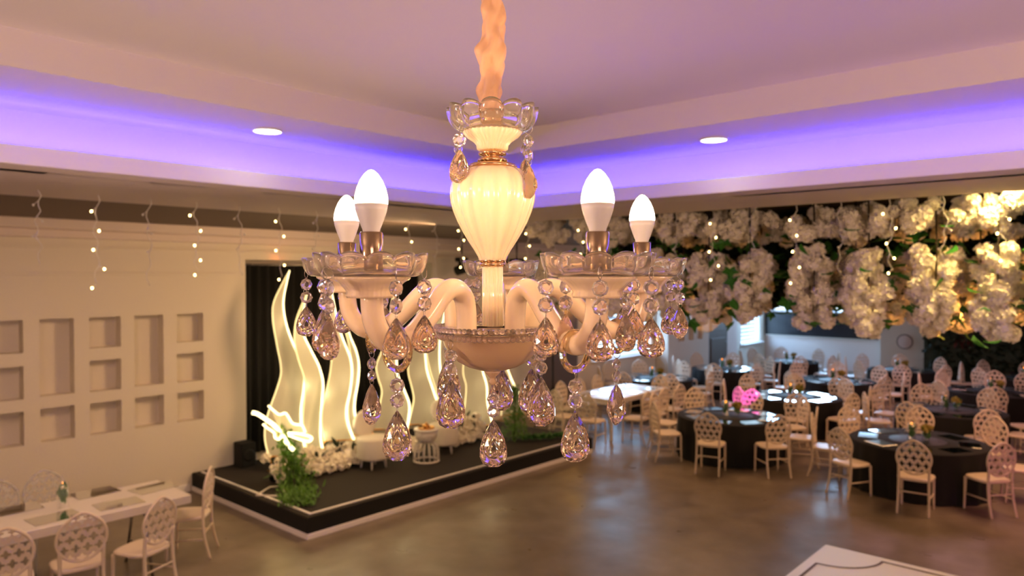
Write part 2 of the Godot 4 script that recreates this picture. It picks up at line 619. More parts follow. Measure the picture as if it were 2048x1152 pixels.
func build_tray_and_lights() -> void:
	var x := -3.2
	var z := 4.3
	# the raised centre, its upright edge, the ring with downlights, the lit upright, the ledge and lip
	struct("ceiling", span(Vector3(x, 3.97, -3.56), Vector3(3.87, 4.12, z)), M.ceiling)
	struct("ceiling", span(Vector3(x, 3.81, -4.56), Vector3(4.9, 4.12, -3.56)), M.ceiling)
	struct("ceiling", span(Vector3(3.87, 3.81, -3.56), Vector3(4.9, 4.12, z)), M.ceiling)
	struct("trim_6", span(Vector3(x, 3.50, -4.56), Vector3(4.9, 3.81, -4.46)), M.ceiling)
	struct("trim_7", span(Vector3(4.80, 3.50, -4.46), Vector3(4.9, 3.81, z)), M.ceiling)
	struct("trim_8", span(Vector3(x, 3.50, -4.265), Vector3(4.575, 3.60, -4.25), 0.003), M.white)
	struct("trim_9", span(Vector3(4.56, 3.50, -4.25), Vector3(4.575, 3.60, z), 0.003), M.white)
	struct("ceiling", span(Vector3(x, 3.50, -5.41), Vector3(5.75, 3.515, -4.251)), M.soffit)
	struct("ceiling", span(Vector3(4.561, 3.50, -4.251), Vector3(5.75, 3.515, z)), M.soffit)
	struct("trim_10", span(Vector3(x, 3.515, -5.41), Vector3(5.75, 3.62, -5.39)), M.soffit)
	struct("trim_11", span(Vector3(5.73, 3.515, -5.39), Vector3(5.75, 3.75, z)), M.soffit)
	# blue strips on the ledge, hidden by the lip
	var blue := Color(0.22, 0.19, 1.0)
	var a := MeshInstance3D.new()
	for k in 2:
		var o := thing("led_strip_light", ["blue LED strip on the cove ledge along the niche wall side", "blue LED strip on the cove ledge along the flower side"][k], "led strip")
		part("diffuser", span(Vector3(x + 0.3, 3.516, -4.36), Vector3(4.66, 3.526, -4.345)) if k == 0 else span(Vector3(4.675, 3.516, -4.35), Vector3(4.69, 3.526, z - 0.3)), M.blue_led, o)
	a.free()
	area(Vector3(0.8, 3.545, -4.30), Vector3(0.8, 3.70, -4.46), Vector2(7.4, 0.04), blue, 4.4, "blue_led_light", Vector3.UP)
	area(Vector3(4.61, 3.545, 0.0), Vector3(4.80, 3.70, 0.0), Vector2(8.4, 0.04), blue, 4.9, "blue_led_light", Vector3.UP)
	# downlights in the ring
	var spots := [Vector3(2.28, 3.81, -3.98), Vector3(4.3, 3.81, -2.14), Vector3(4.3, 3.81, 0.3), Vector3(0.0, 3.81, -3.98), Vector3(-2.2, 3.81, -3.98), Vector3(4.3, 3.81, 2.6)]
	for i in spots.size():
		var o := thing("recessed_downlight", ["glowing round downlight in the blue cove above the niche wall side", "glowing round downlight in the blue cove above the flower side", "downlight further along the flower side cove", "downlight further along the niche side cove", "downlight at the niche side cove end", "downlight at the flower side cove end"][i], "downlight", spots[i] - Vector3(0, 0.012, 0), 0, "round downlights of the ceiling cove")
		var st := st_new()
		loop_tube(st, ring_pts(Vector3(0, 0.006, 0), 0.082, 0.082, Vector3.RIGHT, Vector3.BACK, 32), 0.006, 8, Vector3.UP)
		part("trim_ring", done(st), M.white, o)
		var s2 := st_new()
		lathe(s2, [Vector2(0.078, 0.011), Vector2(0.078, 0.004), Vector2(0.06, 0.001), Vector2(0.001, 0.0)], 28)
		part("diffuser", done(s2), M.lamp, o)
		spot(spots[i] - Vector3(0, 0.03, 0), spots[i] - Vector3(0, 3, 0), Color(1.0, 0.9, 0.82), 0.4, 46, 1.0, 0.06, "downlight_spot")

# ------------------------------------------------------------------ stage
func build_stage() -> void:
	var x0 := 4.53
	var x1 := 9.95
	var z0 := -9.93
	var z1 := -7.1
	var o := thing("stage_platform", "low black carpeted stage with white edge lines and white plinth", "stage", Vector3((x0 + x1) / 2, 0, (z0 + z1) / 2))
	var w := x1 - x0
	var d := z1 - z0
	part("platform", box_mesh(Vector3(w, 0.17, d), Vector3(0, 0.155, 0)), M.black, o)
	part("carpet", box_mesh(Vector3(w - 0.02, 0.012, d - 0.02), Vector3(0, 0.244, 0)), M.carpet, o)
	part("plinth", box_mesh(Vector3(w + 0.01, 0.07, d + 0.01), Vector3(0, 0.035, 0), 0.006), M.white, o)
	part("edge_strip", box_mesh(Vector3(w - 0.16, 0.014, 0.03), Vector3(0, 0.254, d / 2 - 0.10)), M.white, o)
	part("edge_strip", box_mesh(Vector3(0.03, 0.014, d - 0.20), Vector3(-w / 2 + 0.10, 0.254, -0.02)), M.white, o)
	# curtain in the opening behind, with folds
	var st := st_new()
	var rows := []
	for k in 2:
		var row := PackedVector3Array()
		for i in 241:
			var u := i / 240.0
			row.append(Vector3(lerpf(5.36, 8.93, u), 0.27 if k == 0 else 3.10, -10.27 + 0.035 * sin(u * 150.0) + 0.015 * sin(u * 61.0)))
		rows.append(row)
	var back := []
	for r in [rows[1], rows[0]]:
		var row := PackedVector3Array()
		for p in r:
			row.append(p + Vector3(0, 0, -0.01))
		back.append(row)
	grid(st, [rows[0], rows[1], back[0], back[1]], false, true, false, true, true)
	var c := thing("stage_curtain", "black pleated curtain hung in the recess behind the stage", "curtain", Vector3.ZERO)
	part("drape", done(st), M.curtain, c)
	var s2 := st_new()
	tube(s2, [Vector3(5.35, 3.115, -10.27), Vector3(8.94, 3.115, -10.27)], 0.018)
	part("curtain_rod", done(s2), M.steel, c)
	# two amber uplights above the curtain rod that warm the recess
	spot(Vector3(5.80, 3.10, -9.84), Vector3(5.85, 3.28, -9.95), Color(1.0, 0.5, 0.18), 0.012, 60, 0.9, 0.02, "amber_light")
	# black speaker cabinet at the foot of the curtain
	var sp := thing("speaker_cabinet", "small black speaker box beside the curtain at the stage edge", "speaker", Vector3(5.2, 0.25, -9.72))
	part("body", box_mesh(Vector3(0.22, 0.34, 0.24), Vector3(0, 0.17, -0.02), 0.012), M.black, sp)
	var s3 := st_new()
	lathe(s3, [Vector2(0.08, 0), Vector2(0.085, 0.006), Vector2(0.07, 0.01), Vector2(0.02, 0.004)], 20)
	part("speaker_cone", done(s3), M.tray, sp, Vector3(0, 0.17, 0.10), Basis(Vector3.RIGHT, PI / 2))

func flame(left: Array, right: Array, z: float, label: String, soft_left := true) -> void:
	var L := []
	var Rt := []
	for p in left:
		L.append(on_z(p[0], p[1], z))
	for p in right:
		Rt.append(on_z(p[0], p[1], z))
	var ls := spline(L, 6)
	var rs := spline(Rt, 6)
	var base: Vector3 = (ls[-1] + rs[-1]) * 0.5
	base.y = 0.25
	var o := thing("flame_light_panel", label, "light panel", base, 0, "flame shaped fabric panels with neon edges")
	var n := 36
	var resample := func(pts: Array) -> Array:
		var out := []
		var top: float = pts[0].y
		var low: float = pts[-1].y
		for i in n + 1:
			var y := lerpf(top, low, float(i) / n)
			var k := 0
			while k < pts.size() - 2 and pts[k + 1].y > y:
				k += 1
			var a: Vector3 = pts[k]
			var b: Vector3 = pts[k + 1]
			out.append(a.lerp(b, clampf((a.y - y) / maxf(1e-5, a.y - b.y), 0, 1)) - base)
		return out
	var la: Array = resample.call(ls)
	var ra: Array = resample.call(rs)
	var front := []
	for i in n + 1:
		var row := PackedVector3Array()
		for j in 9:
			var u := j / 8.0
			var p: Vector3 = la[i].lerp(ra[i], u)
			var wdt: float = la[i].distance_to(ra[i])
			p.z += 0.12 * wdt * sin(PI * u) * sin(PI * minf(1.0, i / 6.0)) + 0.012 * sin(p.x * 26.0 + i * 0.45) * sin(PI * u)
			row.append(p)
		front.append(row)
	var st := st_new()
	grid(st, front, false, false, false, true, false)
	var mesh := done(st)
	part("tulle_panel", mesh, M.tulle, o)
	var s2 := st_new()
	var rr := []
	for p in rs:
		rr.append(p - base)
	tube(s2, rr, 0.008, 0.017, 8)
	part("neon_edge", done(s2), M.neon, o)
	var s3 := st_new()
	var ll := []
	for p in ls:
		ll.append(p - base)
	tube(s3, ll, 0.006, 0.009, 6)
	part("neon_edge", done(s3), M.neon_soft if soft_left else M.neon, o)
	var s4 := st_new()
	var bl: Vector3 = ll[-1]
	var br: Vector3 = rr[-1]
	if bl.distance_to(br) > 0.05:
		tube(s4, [bl, br], 0.01, 0.01, 6)
	tube(s4, [bl, Vector3(bl.x, 0.0, 0)], 0.01, 0.01, 6)
	tube(s4, [br, Vector3(br.x, 0.0, 0)], 0.01, 0.01, 6)
	box(s4, Vector3(0, 0.008, 0), Vector3(absf(br.x - bl.x) + 0.05, 0.016, 0.03))
	box(s4, Vector3(bl.x, 0.008, 0), Vector3(0.03, 0.016, 0.14))
	box(s4, Vector3(br.x, 0.008, 0), Vector3(0.03, 0.016, 0.14))
	part("gold_stand", done(s4), M.gold, o)
	for k in [0.3, 0.62, 0.88]:
		var i := int(k * n)
		omni(base + la[i].lerp(ra[i], 0.7) + Vector3(0.0, 0, 0.22), Color(1.0, 0.90, 0.68), 0.016, 0.10, null, "neon_light")

func build_flames() -> void:
	flame([[579, 541], [565, 566], [547, 605], [545, 640], [552, 685], [560, 728], [560, 752], [550, 785], [537, 820], [529, 850], [528, 880], [534, 908], [540, 914]],
		[[579, 541], [568, 590], [567, 620], [573, 652], [585, 686], [598, 715], [608, 742], [606, 780], [601, 815], [601, 850], [606, 885], [612, 914]], -9.15,
		"tallest flame shaped light panel at the curtain end, behind the lily sculpture")
	flame([[614, 585], [603, 610], [592, 640], [588, 680], [596, 720], [608, 760], [607, 800], [604, 840], [608, 880], [616, 912]],
		[[614, 585], [606, 625], [607, 668], [622, 702], [637, 733], [645, 766], [643, 800], [640, 842], [640, 880], [647, 912]], -8.92,
		"second flame shaped light panel from the curtain end, with a bright wavy edge")
	flame([[661, 572], [656, 605], [662, 650], [663, 690], [661, 735], [653, 777], [644, 815], [642, 850], [647, 884]],
		[[661, 572], [668, 610], [676, 650], [687, 683], [700, 716], [703, 746], [699, 784], [692, 818], [694, 845], [706, 880]], -8.72,
		"third flame shaped light panel from the curtain end, wide at its foot")
	flame([[688, 575], [682, 610], [686, 645], [697, 690], [703, 735], [701, 775], [695, 815], [697, 850], [704, 872]],
		[[688, 575], [690, 615], [697, 664], [711, 700], [717, 730], [715, 764], [709, 798], [708, 824], [713, 850], [720, 872]], -9.1,
		"narrow fourth flame shaped light panel from the curtain end, half behind the wide one")
	flame([[787, 572], [781, 620], [772, 665], [763, 702], [752, 732], [756, 758], [763, 784], [756, 821], [744, 860]],
		[[787, 572], [789, 610], [788, 660], [792, 706], [795, 750], [809, 784], [818, 811], [816, 840], [812, 860]], -8.9,
		"fifth flame shaped light panel, above the tub chair at the curtain side")
	flame([[842, 572], [836, 620], [826, 670], [818, 710], [816, 745], [822, 771], [827, 798], [822, 824], [816, 850]],
		[[842, 572], [844, 620], [847, 660], [849, 694], [853, 738], [865, 778], [873, 800], [879, 816], [880, 850]], -8.9,
		"sixth flame shaped light panel, behind the ribbed side table")
	flame([[882, 578], [874, 615], [862, 650], [852, 690], [858, 735], [870, 775], [880, 810], [884, 845]],
		[[882, 578], [886, 604], [888, 630], [880, 672], [879, 725], [886, 771], [898, 818], [902, 845]], -9.1,
		"seventh flame shaped light panel, leaning behind the far tub chair")
	flame([[958, 640], [944, 672], [930, 708], [926, 745], [932, 774], [929, 812], [922, 850]],
		[[958, 640], [958, 675], [961, 712], [965, 742], [973, 771], [975, 808], [982, 838], [986, 852]], -8.8,
		"broad eighth flame shaped light panel behind the far flower bed")
	flame([[1000, 668], [1000, 700], [1003, 730], [1006, 765], [1004, 800], [1002, 832]],
		[[1000, 668], [1008, 712], [1020, 752], [1034, 780], [1052, 804], [1066, 826]], -9.2,
		"last flame shaped light panel, flaring out beside the green bush")

func leaf_mesh(len_: float, wid: float, lobes := 0) -> ArrayMesh:
	var st := st_new()
	var t := PackedVector3Array()
	var n := 5
	if lobes == 0:
		for i in n:
			var u0 := float(i) / n
			var u1 := float(i + 1) / n
			var w0 := wid * sin(PI * pow(u0, 0.8)) * 0.5
			var w1 := wid * sin(PI * pow(u1, 0.8)) * 0.5
			var z0 := -0.25 * len_ * u0 * u0
			var z1 := -0.25 * len_ * u1 * u1
			for s in [-1.0, 1.0]:
				var a := Vector3(0, u0 * len_, z0)
				var b := Vector3(0, u1 * len_, z1)
				var c := Vector3(s * w1, u1 * len_, z1 + w1 * 0.35)
				var d := Vector3(s * w0, u0 * len_, z0 + w0 * 0.35)
				if s > 0:
					q(t, a, b, c, d)
				else:
					q(t, d, c, b, a)
	else:
		var pts := []
		for i in 11:
			var a := lerpf(-2.7, 2.7, i / 10.0)
			var r := len_ * (0.55 if i % 2 else 0.32) * (1.0 + 0.45 * cos(a))
			pts.append(Vector3(sin(a) * r * wid / len_, len_ * 0.35 + cos(a) * r, -0.12 * len_ * absf(sin(a))))
		for i in 10:
			t.append_array(PackedVector3Array([Vector3(0, len_ * 0.2, 0.01), pts[i], pts[i + 1]]))
	put(st, t, false, false)
	return done(st)

# a head of small blossoms: florets of five cupped petals set all round a ball
func blossom_mesh(r: float, florets: int, petal: float, sd: int) -> ArrayMesh:
	rng.seed = sd
	var st := st_new()
	for i in florets:
		var y := 1.0 - 2.0 * (i + 0.5) / florets
		var ph := i * 2.39996 + rng.randf() * 0.4
		var d := Vector3(sqrt(1 - y * y) * cos(ph), y, sqrt(1 - y * y) * sin(ph))
		var c := d * r * rng.randf_range(0.65, 1.0)
		var bx := d.cross(Vector3(0.3, 0.9, 0.2)).normalized()
		var by := d.cross(bx)
		for k in 5:
			var a := TAU * k / 5.0 + rng.randf() * 0.5
			var s := petal * rng.randf_range(0.8, 1.15)
			var o := bx * cos(a) + by * sin(a)
			var w := bx * -sin(a) + by * cos(a)
			var lift := rng.randf_range(0.05, 0.75)
			var t := PackedVector3Array()
			var p0 := c
			var pl := c + o * s * 0.6 + w * s * 0.42 + d * s * lift
			var pr := c + o * s * 0.6 - w * s * 0.42 + d * s * lift * 0.8
			var pt := c + o * s + d * s * lift * 0.6
			t.append_array(PackedVector3Array([p0, pl, pt, p0, pt, pr]))
			put(st, t, false, false)
	return done(st)

func build_stage_things() -> void:
	# --- neon lily on its stand, in its own plane facing the hall
	var foot := on_h(556, 976, 0.25)
	var lily := thing("lily_light_sculpture", "glowing white lily sculpture of neon tubes on a slim white pole", "light sculpture", foot)
	var t_l := 9.37
	var at := func(px: float, py: float, push := 0.0) -> Vector3:
		return EYE + (dir_of(px) + Vector3.UP * ((HORIZON - py) / FOCAL)) * (t_l - push) - foot
	var centre: Vector3 = at.call(563, 868)
	var petals := [
		[[503, 826], [516, 830], [545, 850]], [[586, 902], [574, 890], [566, 876]],
		[[535, 812], [546, 822], [557, 830], [569, 827], [576, 836], [583, 847], [592, 850], [603, 852], [609, 866]],
		[[574, 867], [592, 868], [612, 872], [622, 877], [616, 884], [598, 880], [575, 871]],
		[[524, 849], [533, 857], [546, 866], [548, 876], [556, 880], [561, 872]]]
	var idx := 0
	for p in petals:
		var pts := []
		for v in p:
			pts.append(at.call(v[0], v[1], 0.05 + 0.05 * idx))
		var sp := spline(pts, 5)
		var tb := st_new()
		var rad: float = [0.026, 0.026, 0.013, 0.015, 0.013][idx]
		tube(tb, sp, rad, rad, 8)
		if idx < 2:
			tube(tb, [sp[-1], centre], rad, rad, 8)
		part("neon_petal_edge", done(tb), M.neon, lily)
		if idx >= 2:
			var tt := PackedVector3Array()
			for i in sp.size() - 1:
				tt.append_array(PackedVector3Array([centre, sp[i], sp[i + 1]]))
			var f := st_new()
			put(f, tt, false, false)
			part("petal", done(f), M.tulle, lily)
		idx += 1
	omni(foot + centre + (-F) * 0.25, Color(1.0, 0.84, 0.5), 0.05, 0.12, null, "neon_light")
	var s1 := st_new()
	tube(s1, [Vector3(0, 0.0, 0), centre], 0.013, 0.013, 8)
	part("pole", done(s1), M.lacquer, lily)
	var s2 := st_new()
	var ba: Vector3 = on_h(510, 993, 0.262) - foot
	var bb: Vector3 = on_h(538, 976, 0.262) - foot
	var bc: Vector3 = on_h(572, 995, 0.262) - foot
	var bd: Vector3 = on_h(560, 975, 0.262) - foot
	tube(s2, [ba, bb, bd], 0.012)
	tube(s2, [ba, bc], 0.012)
	tube(s2, [bc, bd], 0.012)
	part("stand_base", done(s2), M.lacquer, lily)
	# --- greenery at both ends
	var sprig := leaf_mesh(0.10, 0.028)
	rng.seed = 5
	var bush_a := thing("fern_garland", "green fern garland tumbling from the lily pole onto the stage", "plant", on_h(590, 1000, 0.25))
	var sp_a := []
	for i in 1500:
		var u := rng.randf()
		var c0: Vector3
		var wd := 0.0
		if u < 0.72:
			var k := u / 0.72
			c0 = on_z(lerpf(568, 596, k), lerpf(862, 990, k), 0.0 - 8.38 + 0.15 * k)
			wd = lerpf(0.07, 0.20, k)
		else:
			c0 = on_h(lerpf(560, 628, rng.randf()), lerpf(985, 1016, rng.randf()), 0.25)
			c0.y = 0.29
			wd = 0.06
		var p := c0 + Vector3(rng.randfn(), rng.randfn(), rng.randfn()) * wd * 0.55
		p.y = maxf(p.y, 0.262)
		var b := Basis.from_euler(Vector3(rng.randf_range(0.5, 2.6), rng.randf() * TAU, 0)).scaled(Vector3.ONE * rng.randf_range(0.5, 1.1))
		p.y = maxf(p.y, 0.262 + maxf(0.0, -(b * Vector3(0, 0.1, -0.02)).y))
		sp_a.append(Transform3D(b, p - bush_a.position))
	scatter("foliage", sprig, M.fern, bush_a, sp_a)
	var st := st_new()
	tube(st, [Vector3(0, 0, 0), on_z(582, 930, -8.3) - bush_a.position, on_z(568, 865, -8.38) - bush_a.position], 0.01, 0.004)
	part("stem", done(st), M.bark, bush_a)
	var bush_b := thing("fern_bush", "tall green fern bush at the far corner of the stage", "plant", Vector3(8.95, 0.25, -7.95))
	var sp_b := []
	for i in 1100:
		var k := rng.randf()
		var rr := lerpf(0.26, 0.06, k) * sqrt(rng.randf())
		var a := rng.randf() * TAU
		var p := Vector3(cos(a) * rr, 0.06 + k * 0.84, sin(a) * rr)
		sp_b.append(Transform3D(Basis.from_euler(Vector3(rng.randf_range(1.2, 2.9), rng.randf() * TAU, 0)).scaled(Vector3.ONE * rng.randf_range(0.5, 1.0)), p))
	for i in sp_b.size():
		var tr: Transform3D = sp_b[i]
		var low: float = (tr.basis * Vector3(0, 0.1, -0.02)).y
		tr.origin.y = maxf(tr.origin.y, 0.015 + maxf(0.0, -low))
		sp_b[i] = tr
	scatter("foliage", sprig, M.fern, bush_b, sp_b)
	var st2 := st_new()
	tube(st2, [Vector3.ZERO, Vector3(0.02, 0.85, 0)], 0.015, 0.006)
	part("stem", done(st2), M.bark, bush_b)
	var trail := thing("leaf_garland", "green leaf garland lying along the far front stage edge", "garland", Vector3(9.5, 0.25, -7.5))
	var sp_t := []
	for i in 700:
		var u := rng.randf()
		var p := Vector3(lerpf(-0.55, 0.36, u), 0.03 + rng.randf() * 0.05, lerpf(-0.30, 0.25, u) + rng.randfn() * 0.06)
		sp_t.append(Transform3D(Basis.from_euler(Vector3(rng.randf_range(1.0, 1.6), rng.randf() * TAU, 0)).scaled(Vector3.ONE * 0.7), p))
	scatter("foliage", sprig, M.leaf, trail, sp_t)
	# --- flower beds in front of the flames
	var heads := []
	for k in 3:
		heads.append(blossom_mesh(0.045, 9, 0.05, 40 + k))
	var leaf := leaf_mesh(0.16, 0.06)
	var beds := [[5.42, 6.75, -8.62, 0.30, 62, "long bed of white flowers at the foot of the first flames"], [6.95, 7.35, -8.62, 0.24, 12, "short clump of white flowers between the tub chairs"], [7.75, 8.75, -8.45, 0.36, 46, "bed of white flowers below the broad flame at the far side"], [5.02, 5.22, -8.72, 0.34, 10, "small clump of white flowers behind the lily pole"]]
	for b in beds:
		rng.seed = 77 + b[4]
		var o := thing("flower_bed", b[5], "flowers", Vector3((b[0] + b[1]) / 2, 0.25, b[2]))
		var wl: float = b[1] - b[0]
		for k in maxi(2, int(wl / 0.3)):
			part("foam_block", box_mesh(Vector3(0.2, 0.08, 0.12), Vector3(lerpf(-wl / 2 + 0.1, wl / 2 - 0.1, k / maxf(1.0, int(wl / 0.3) - 1.0)), 0.04, 0), 0.02), M.dark_leaf, o)
		for i in b[4]:
			var u := rng.randf_range(-0.5, 0.5)
			var v := rng.randf()
			var p := Vector3(u * wl, lerpf(0.08, b[3], v), lerpf(0.16, -0.12, v) + rng.randfn() * 0.03)
			part("flower", heads[i % 3], M.petal, o, p, any_basis(rng.randf_range(0.8, 1.25)))
		for i in b[4] / 4:
			var p := Vector3(rng.randf_range(-0.5, 0.5) * wl, rng.randf_range(0.12, b[3] + 0.05), rng.randf_range(-0.14, 0.1))
			part("leaf", leaf, M.dark_leaf, o, p, Basis.from_euler(Vector3(rng.randf_range(-0.9, 0.5), rng.randf() * TAU, rng.randf_range(-0.8, 0.8))))
	# --- two tub chairs with round backs and a ribbed side table with a gold tray
	for k in 2:
		var pos: Vector3 = [Vector3(6.36, 0.25, -8.30), Vector3(7.62, 0.25, -8.22)][k]
		var o := thing("tub_chair", ["white round tub chair nearer the curtain, with a disc back", "white round tub chair on the far side of the ribbed table"][k], "armchair", pos, [PI, 2.4][k], "white tub chairs on the stage")
		var s := st_new()
		lathe(s, [Vector2(0.20, 0.13), Vector2(0.225, 0.14), Vector2(0.232, 0.17), Vector2(0.232, 0.40), Vector2(0.226, 0.425), Vector2(0.20, 0.438), Vector2(0.02, 0.44)], 36)
		part("seat", done(s), M.upholstery, o)
		var s5 := st_new()
		var disc := []
		for p in [Vector2(0.17, -0.03), Vector2(0.195, -0.02), Vector2(0.20, 0.0), Vector2(0.195, 0.02), Vector2(0.17, 0.03), Vector2(0.01, 0.032)]:
			disc.append(p)
		disc.insert(0, Vector2(0.01, -0.032))
		lathe(s5, disc, 36)
		part("backrest", done(s5), M.upholstery, o, Vector3(0, 0.60, 0.20), Basis(Vector3.RIGHT, PI / 2 - 0.08))
		for a in 4:
			var s6 := st_new()
			var an := PI / 4 + a * PI / 2
			tube(s6, [Vector3(sin(an) * 0.15, 0.17, cos(an) * 0.15), Vector3(sin(an) * 0.175, 0.0, cos(an) * 0.175)], 0.022, 0.012, 10)
			part("leg", done(s6), M.lacquer, o)
	var tp := Vector3(7.08, 0.25, -8.0)
	var tb2 := thing("side_table", "white hourglass side table with an open ribbed base", "table", tp)
	var s7 := st_new()
	lathe(s7, [Vector2(0.01, 0.455), Vector2(0.18, 0.455), Vector2(0.185, 0.462), Vector2(0.185, 0.475), Vector2(0.18, 0.48), Vector2(0.01, 0.48)], 36)
	part("tabletop", done(s7), M.lacquer, tb2)
	var s8 := st_new()
	lathe(s8, [Vector2(0.165, 0.455), Vector2(0.165, 0.40), Vector2(0.15, 0.34), Vector2(0.11, 0.30), Vector2(0.08, 0.285)], 36)
	part("bowl_base", done(s8), M.lacquer, tb2)
	for a in 14:
		var s9 := st_new()
		var an := TAU * a / 14
		var rb := []
		for v in [Vector2(0.08, 0.285), Vector2(0.12, 0.27), Vector2(0.155, 0.235), Vector2(0.175, 0.18), Vector2(0.18, 0.1), Vector2(0.18, 0.02)]:
			rb.append(Vector3(sin(an) * v.x, v.y, cos(an) * v.x))
		tube(s9, rb, 0.009, 0.009, 6)
		part("rib", done(s9), M.lacquer, tb2)
	var s10 := st_new()
	loop_tube(s10, ring_pts(Vector3(0, 0.014, 0), 0.18, 0.18, Vector3.RIGHT, Vector3.BACK, 36), 0.014, 8, Vector3.UP)
	part("base_ring", done(s10), M.lacquer, tb2)
	var tr2 := thing("gold_tray", "small round gold tray with a lidded bowl on the ribbed table", "tray", tp + Vector3(0, 0.48, 0))
	var s11 := st_new()
	lathe(s11, [Vector2(0.01, 0.0), Vector2(0.12, 0.0), Vector2(0.125, 0.02), Vector2(0.12, 0.02), Vector2(0.115, 0.006), Vector2(0.01, 0.006)], 28)
	part("dish", done(s11), M.gold, tr2)
	var s12 := st_new()
	lathe(s12, [Vector2(0.03, 0.006), Vector2(0.05, 0.02), Vector2(0.055, 0.045), Vector2(0.03, 0.065), Vector2(0.01, 0.07), Vector2(0.012, 0.085), Vector2(0.002, 0.092)], 20)
	part("lidded_bowl", done(s12), M.gold, tr2)
	# --- black moving head spotlight on the curtain header, speaker on a tripod behind the stage
	for k in 2:
		var o := thing("moving_head_spotlight", ["black moving head spotlight hanging at the end of the curtain header", "black moving head spotlight further along the wall past the curtain"][k], "spotlight", [Vector3(9.38, 3.30, -9.62), Vector3(10.9, 3.30, -9.62)][k], 0.6 + k)
		var sa := st_new()
		box(sa, Vector3(0, -0.06, 0), Vector3(0.26, 0.08, 0.2), Basis.IDENTITY, 0.015)
		tube(sa, [Vector3(0, -0.02, 0), Vector3(0, 0.32, 0)], 0.015)
		part("mount", done(sa), M.black, o)
		for s in [-1, 1]:
			part("yoke_arm", box_mesh(Vector3(0.03, 0.2, 0.08), Vector3(s * 0.115, -0.19, 0), 0.01), M.black, o)
		var sb := st_new()
		lathe(sb, [Vector2(0.05, -0.14), Vector2(0.085, -0.12), Vector2(0.095, 0.0), Vector2(0.09, 0.1), Vector2(0.08, 0.11)], 20)
		part("lamp_head", done(sb), M.tray, o, Vector3(0, -0.23, 0), Basis(Vector3.RIGHT, 1.2))
		var sc := st_new()
		lathe(sc, [Vector2(0.078, 0.108), Vector2(0.06, 0.125), Vector2(0.01, 0.132)], 20)
		part("lens", done(sc), M.navy, o, Vector3(0, -0.23, 0), Basis(Vector3.RIGHT, 1.2))
	var tri := thing("tripod_speaker", "black loudspeaker on a tripod stand behind the stage end", "speaker", Vector3(11.4, 0, -9.1), 0.5)
	part("cabinet", box_mesh(Vector3(0.4, 0.62, 0.36), Vector3(0, 1.72, 0), 0.02), M.black, tri)
	var sd := st_new()
	tube(sd, [Vector3(0, 0.35, 0), Vector3(0, 1.42, 0)], 0.02)
	part("pole", done(sd), M.black, tri)
	for a in 3:
		var se := st_new()
		var an := TAU * a / 3
		tube(se, [Vector3(0, 0.75, 0), Vector3(sin(an) * 0.55, 0.012, cos(an) * 0.55)], 0.014, 0.012)
		part("leg", done(se), M.black, tri)

# ------------------------------------------------------------------ chandelier
func pear_mesh(w: float, h: float, d: float) -> ArrayMesh:
	# faceted almond drop, its top at y = 0: rings of the outline shrink towards the middle of each face
	var n := 16
	var outline := func(k: float, i: float) -> Vector2:
		var a := TAU * i / n
		var y := cos(a)
		var x := sin(a) * (0.80 - 0.42 * y - 0.12 * y * y * y) * 1.10
		return Vector2(x * w * 0.5 * k, -h * 0.5 - h * 0.09 * (1.0 - k) + y * h * 0.5 * k)
	var rings := []
	for lv in [[0.20, 0.50, 0.0], [0.30, 0.62, 0.5], [0.38, 0.44, 0.0], [0.46, 0.50, 0.5], [0.74, 0.34, 0.0], [1.0, 0.07, 0.5], [1.0, -0.07, 0.5], [0.74, -0.34, 0.0], [0.46, -0.50, 0.5], [0.38, -0.44, 0.0], [0.30, -0.62, 0.5], [0.20, -0.50, 0.0]]:
		var row := PackedVector3Array()
		for i in n:
			var p: Vector2 = outline.call(lv[0], i + lv[2])
			row.append(Vector3(p.x, p.y, lv[1] * d))
		rings.append(row)
	var st := st_new()
	grid(st, rings, true, false, true, false)
	return done(st)

func bead_mesh(r: float) -> ArrayMesh:
	var rings := []
	for lv in [[0.5, 0.5, 0.0], [1.0, 0.08, 0.5], [1.0, -0.08, 0.5], [0.5, -0.5, 0.0]]:
		var row := PackedVector3Array()
		for i in 8:
			var a: float = TAU * (i + lv[2]) / 8
			row.append(Vector3(cos(a) * r * lv[0], sin(a) * r * lv[0], lv[1] * r * 1.15))
		rings.append(row)
	var st := st_new()
	grid(st, rings, true, false, true, false)
	return done(st)

func wire_ring(r: float) -> ArrayMesh:
	var st := st_new()
	loop_tube(st, ring_pts(Vector3.ZERO, r, r, Vector3.RIGHT, Vector3.UP, 14), 0.00045, 5)
	return done(st)

func dish_mesh(rim: float, base: float, h: float, lobes: int, n := 168) -> ArrayMesh:
	# scalloped glass dish; its floor at y = 0
	var prof := []
	for k in 9:
		var u := k / 8.0
		prof.append([lerpf(base, rim, pow(sin(u * PI / 2), 0.7)), h * (1.0 - cos(u * PI / 2)) * 0.86 + 0.001, u])
	var rows := []
	var thick := 0.0046
	for side in 2:
		for i in 9:
			var p: Array = prof[i] if side == 0 else prof[8 - i]
			var row := PackedVector3Array()
			for j in n:
				var a := TAU * j / n
				var lb := pow(absf(cos(lobes * a * 0.5)), 0.7)
				var u: float = p[2]
				var r: float = p[0] * (1.0 + u * 0.13 * (lb - 0.7))
				var y: float = p[1] + u * u * 0.0065 * lb
				if side == 1:
					r -= thick * lerpf(0.7, 1.0, u)
					y += thick * (1.0 - u * 0.9)
				row.append(Vector3(sin(a) * r, y, cos(a) * r))
			rows.append(row)
	var st := st_new()
	grid(st, rows, true, false, true, true)
	return done(st)

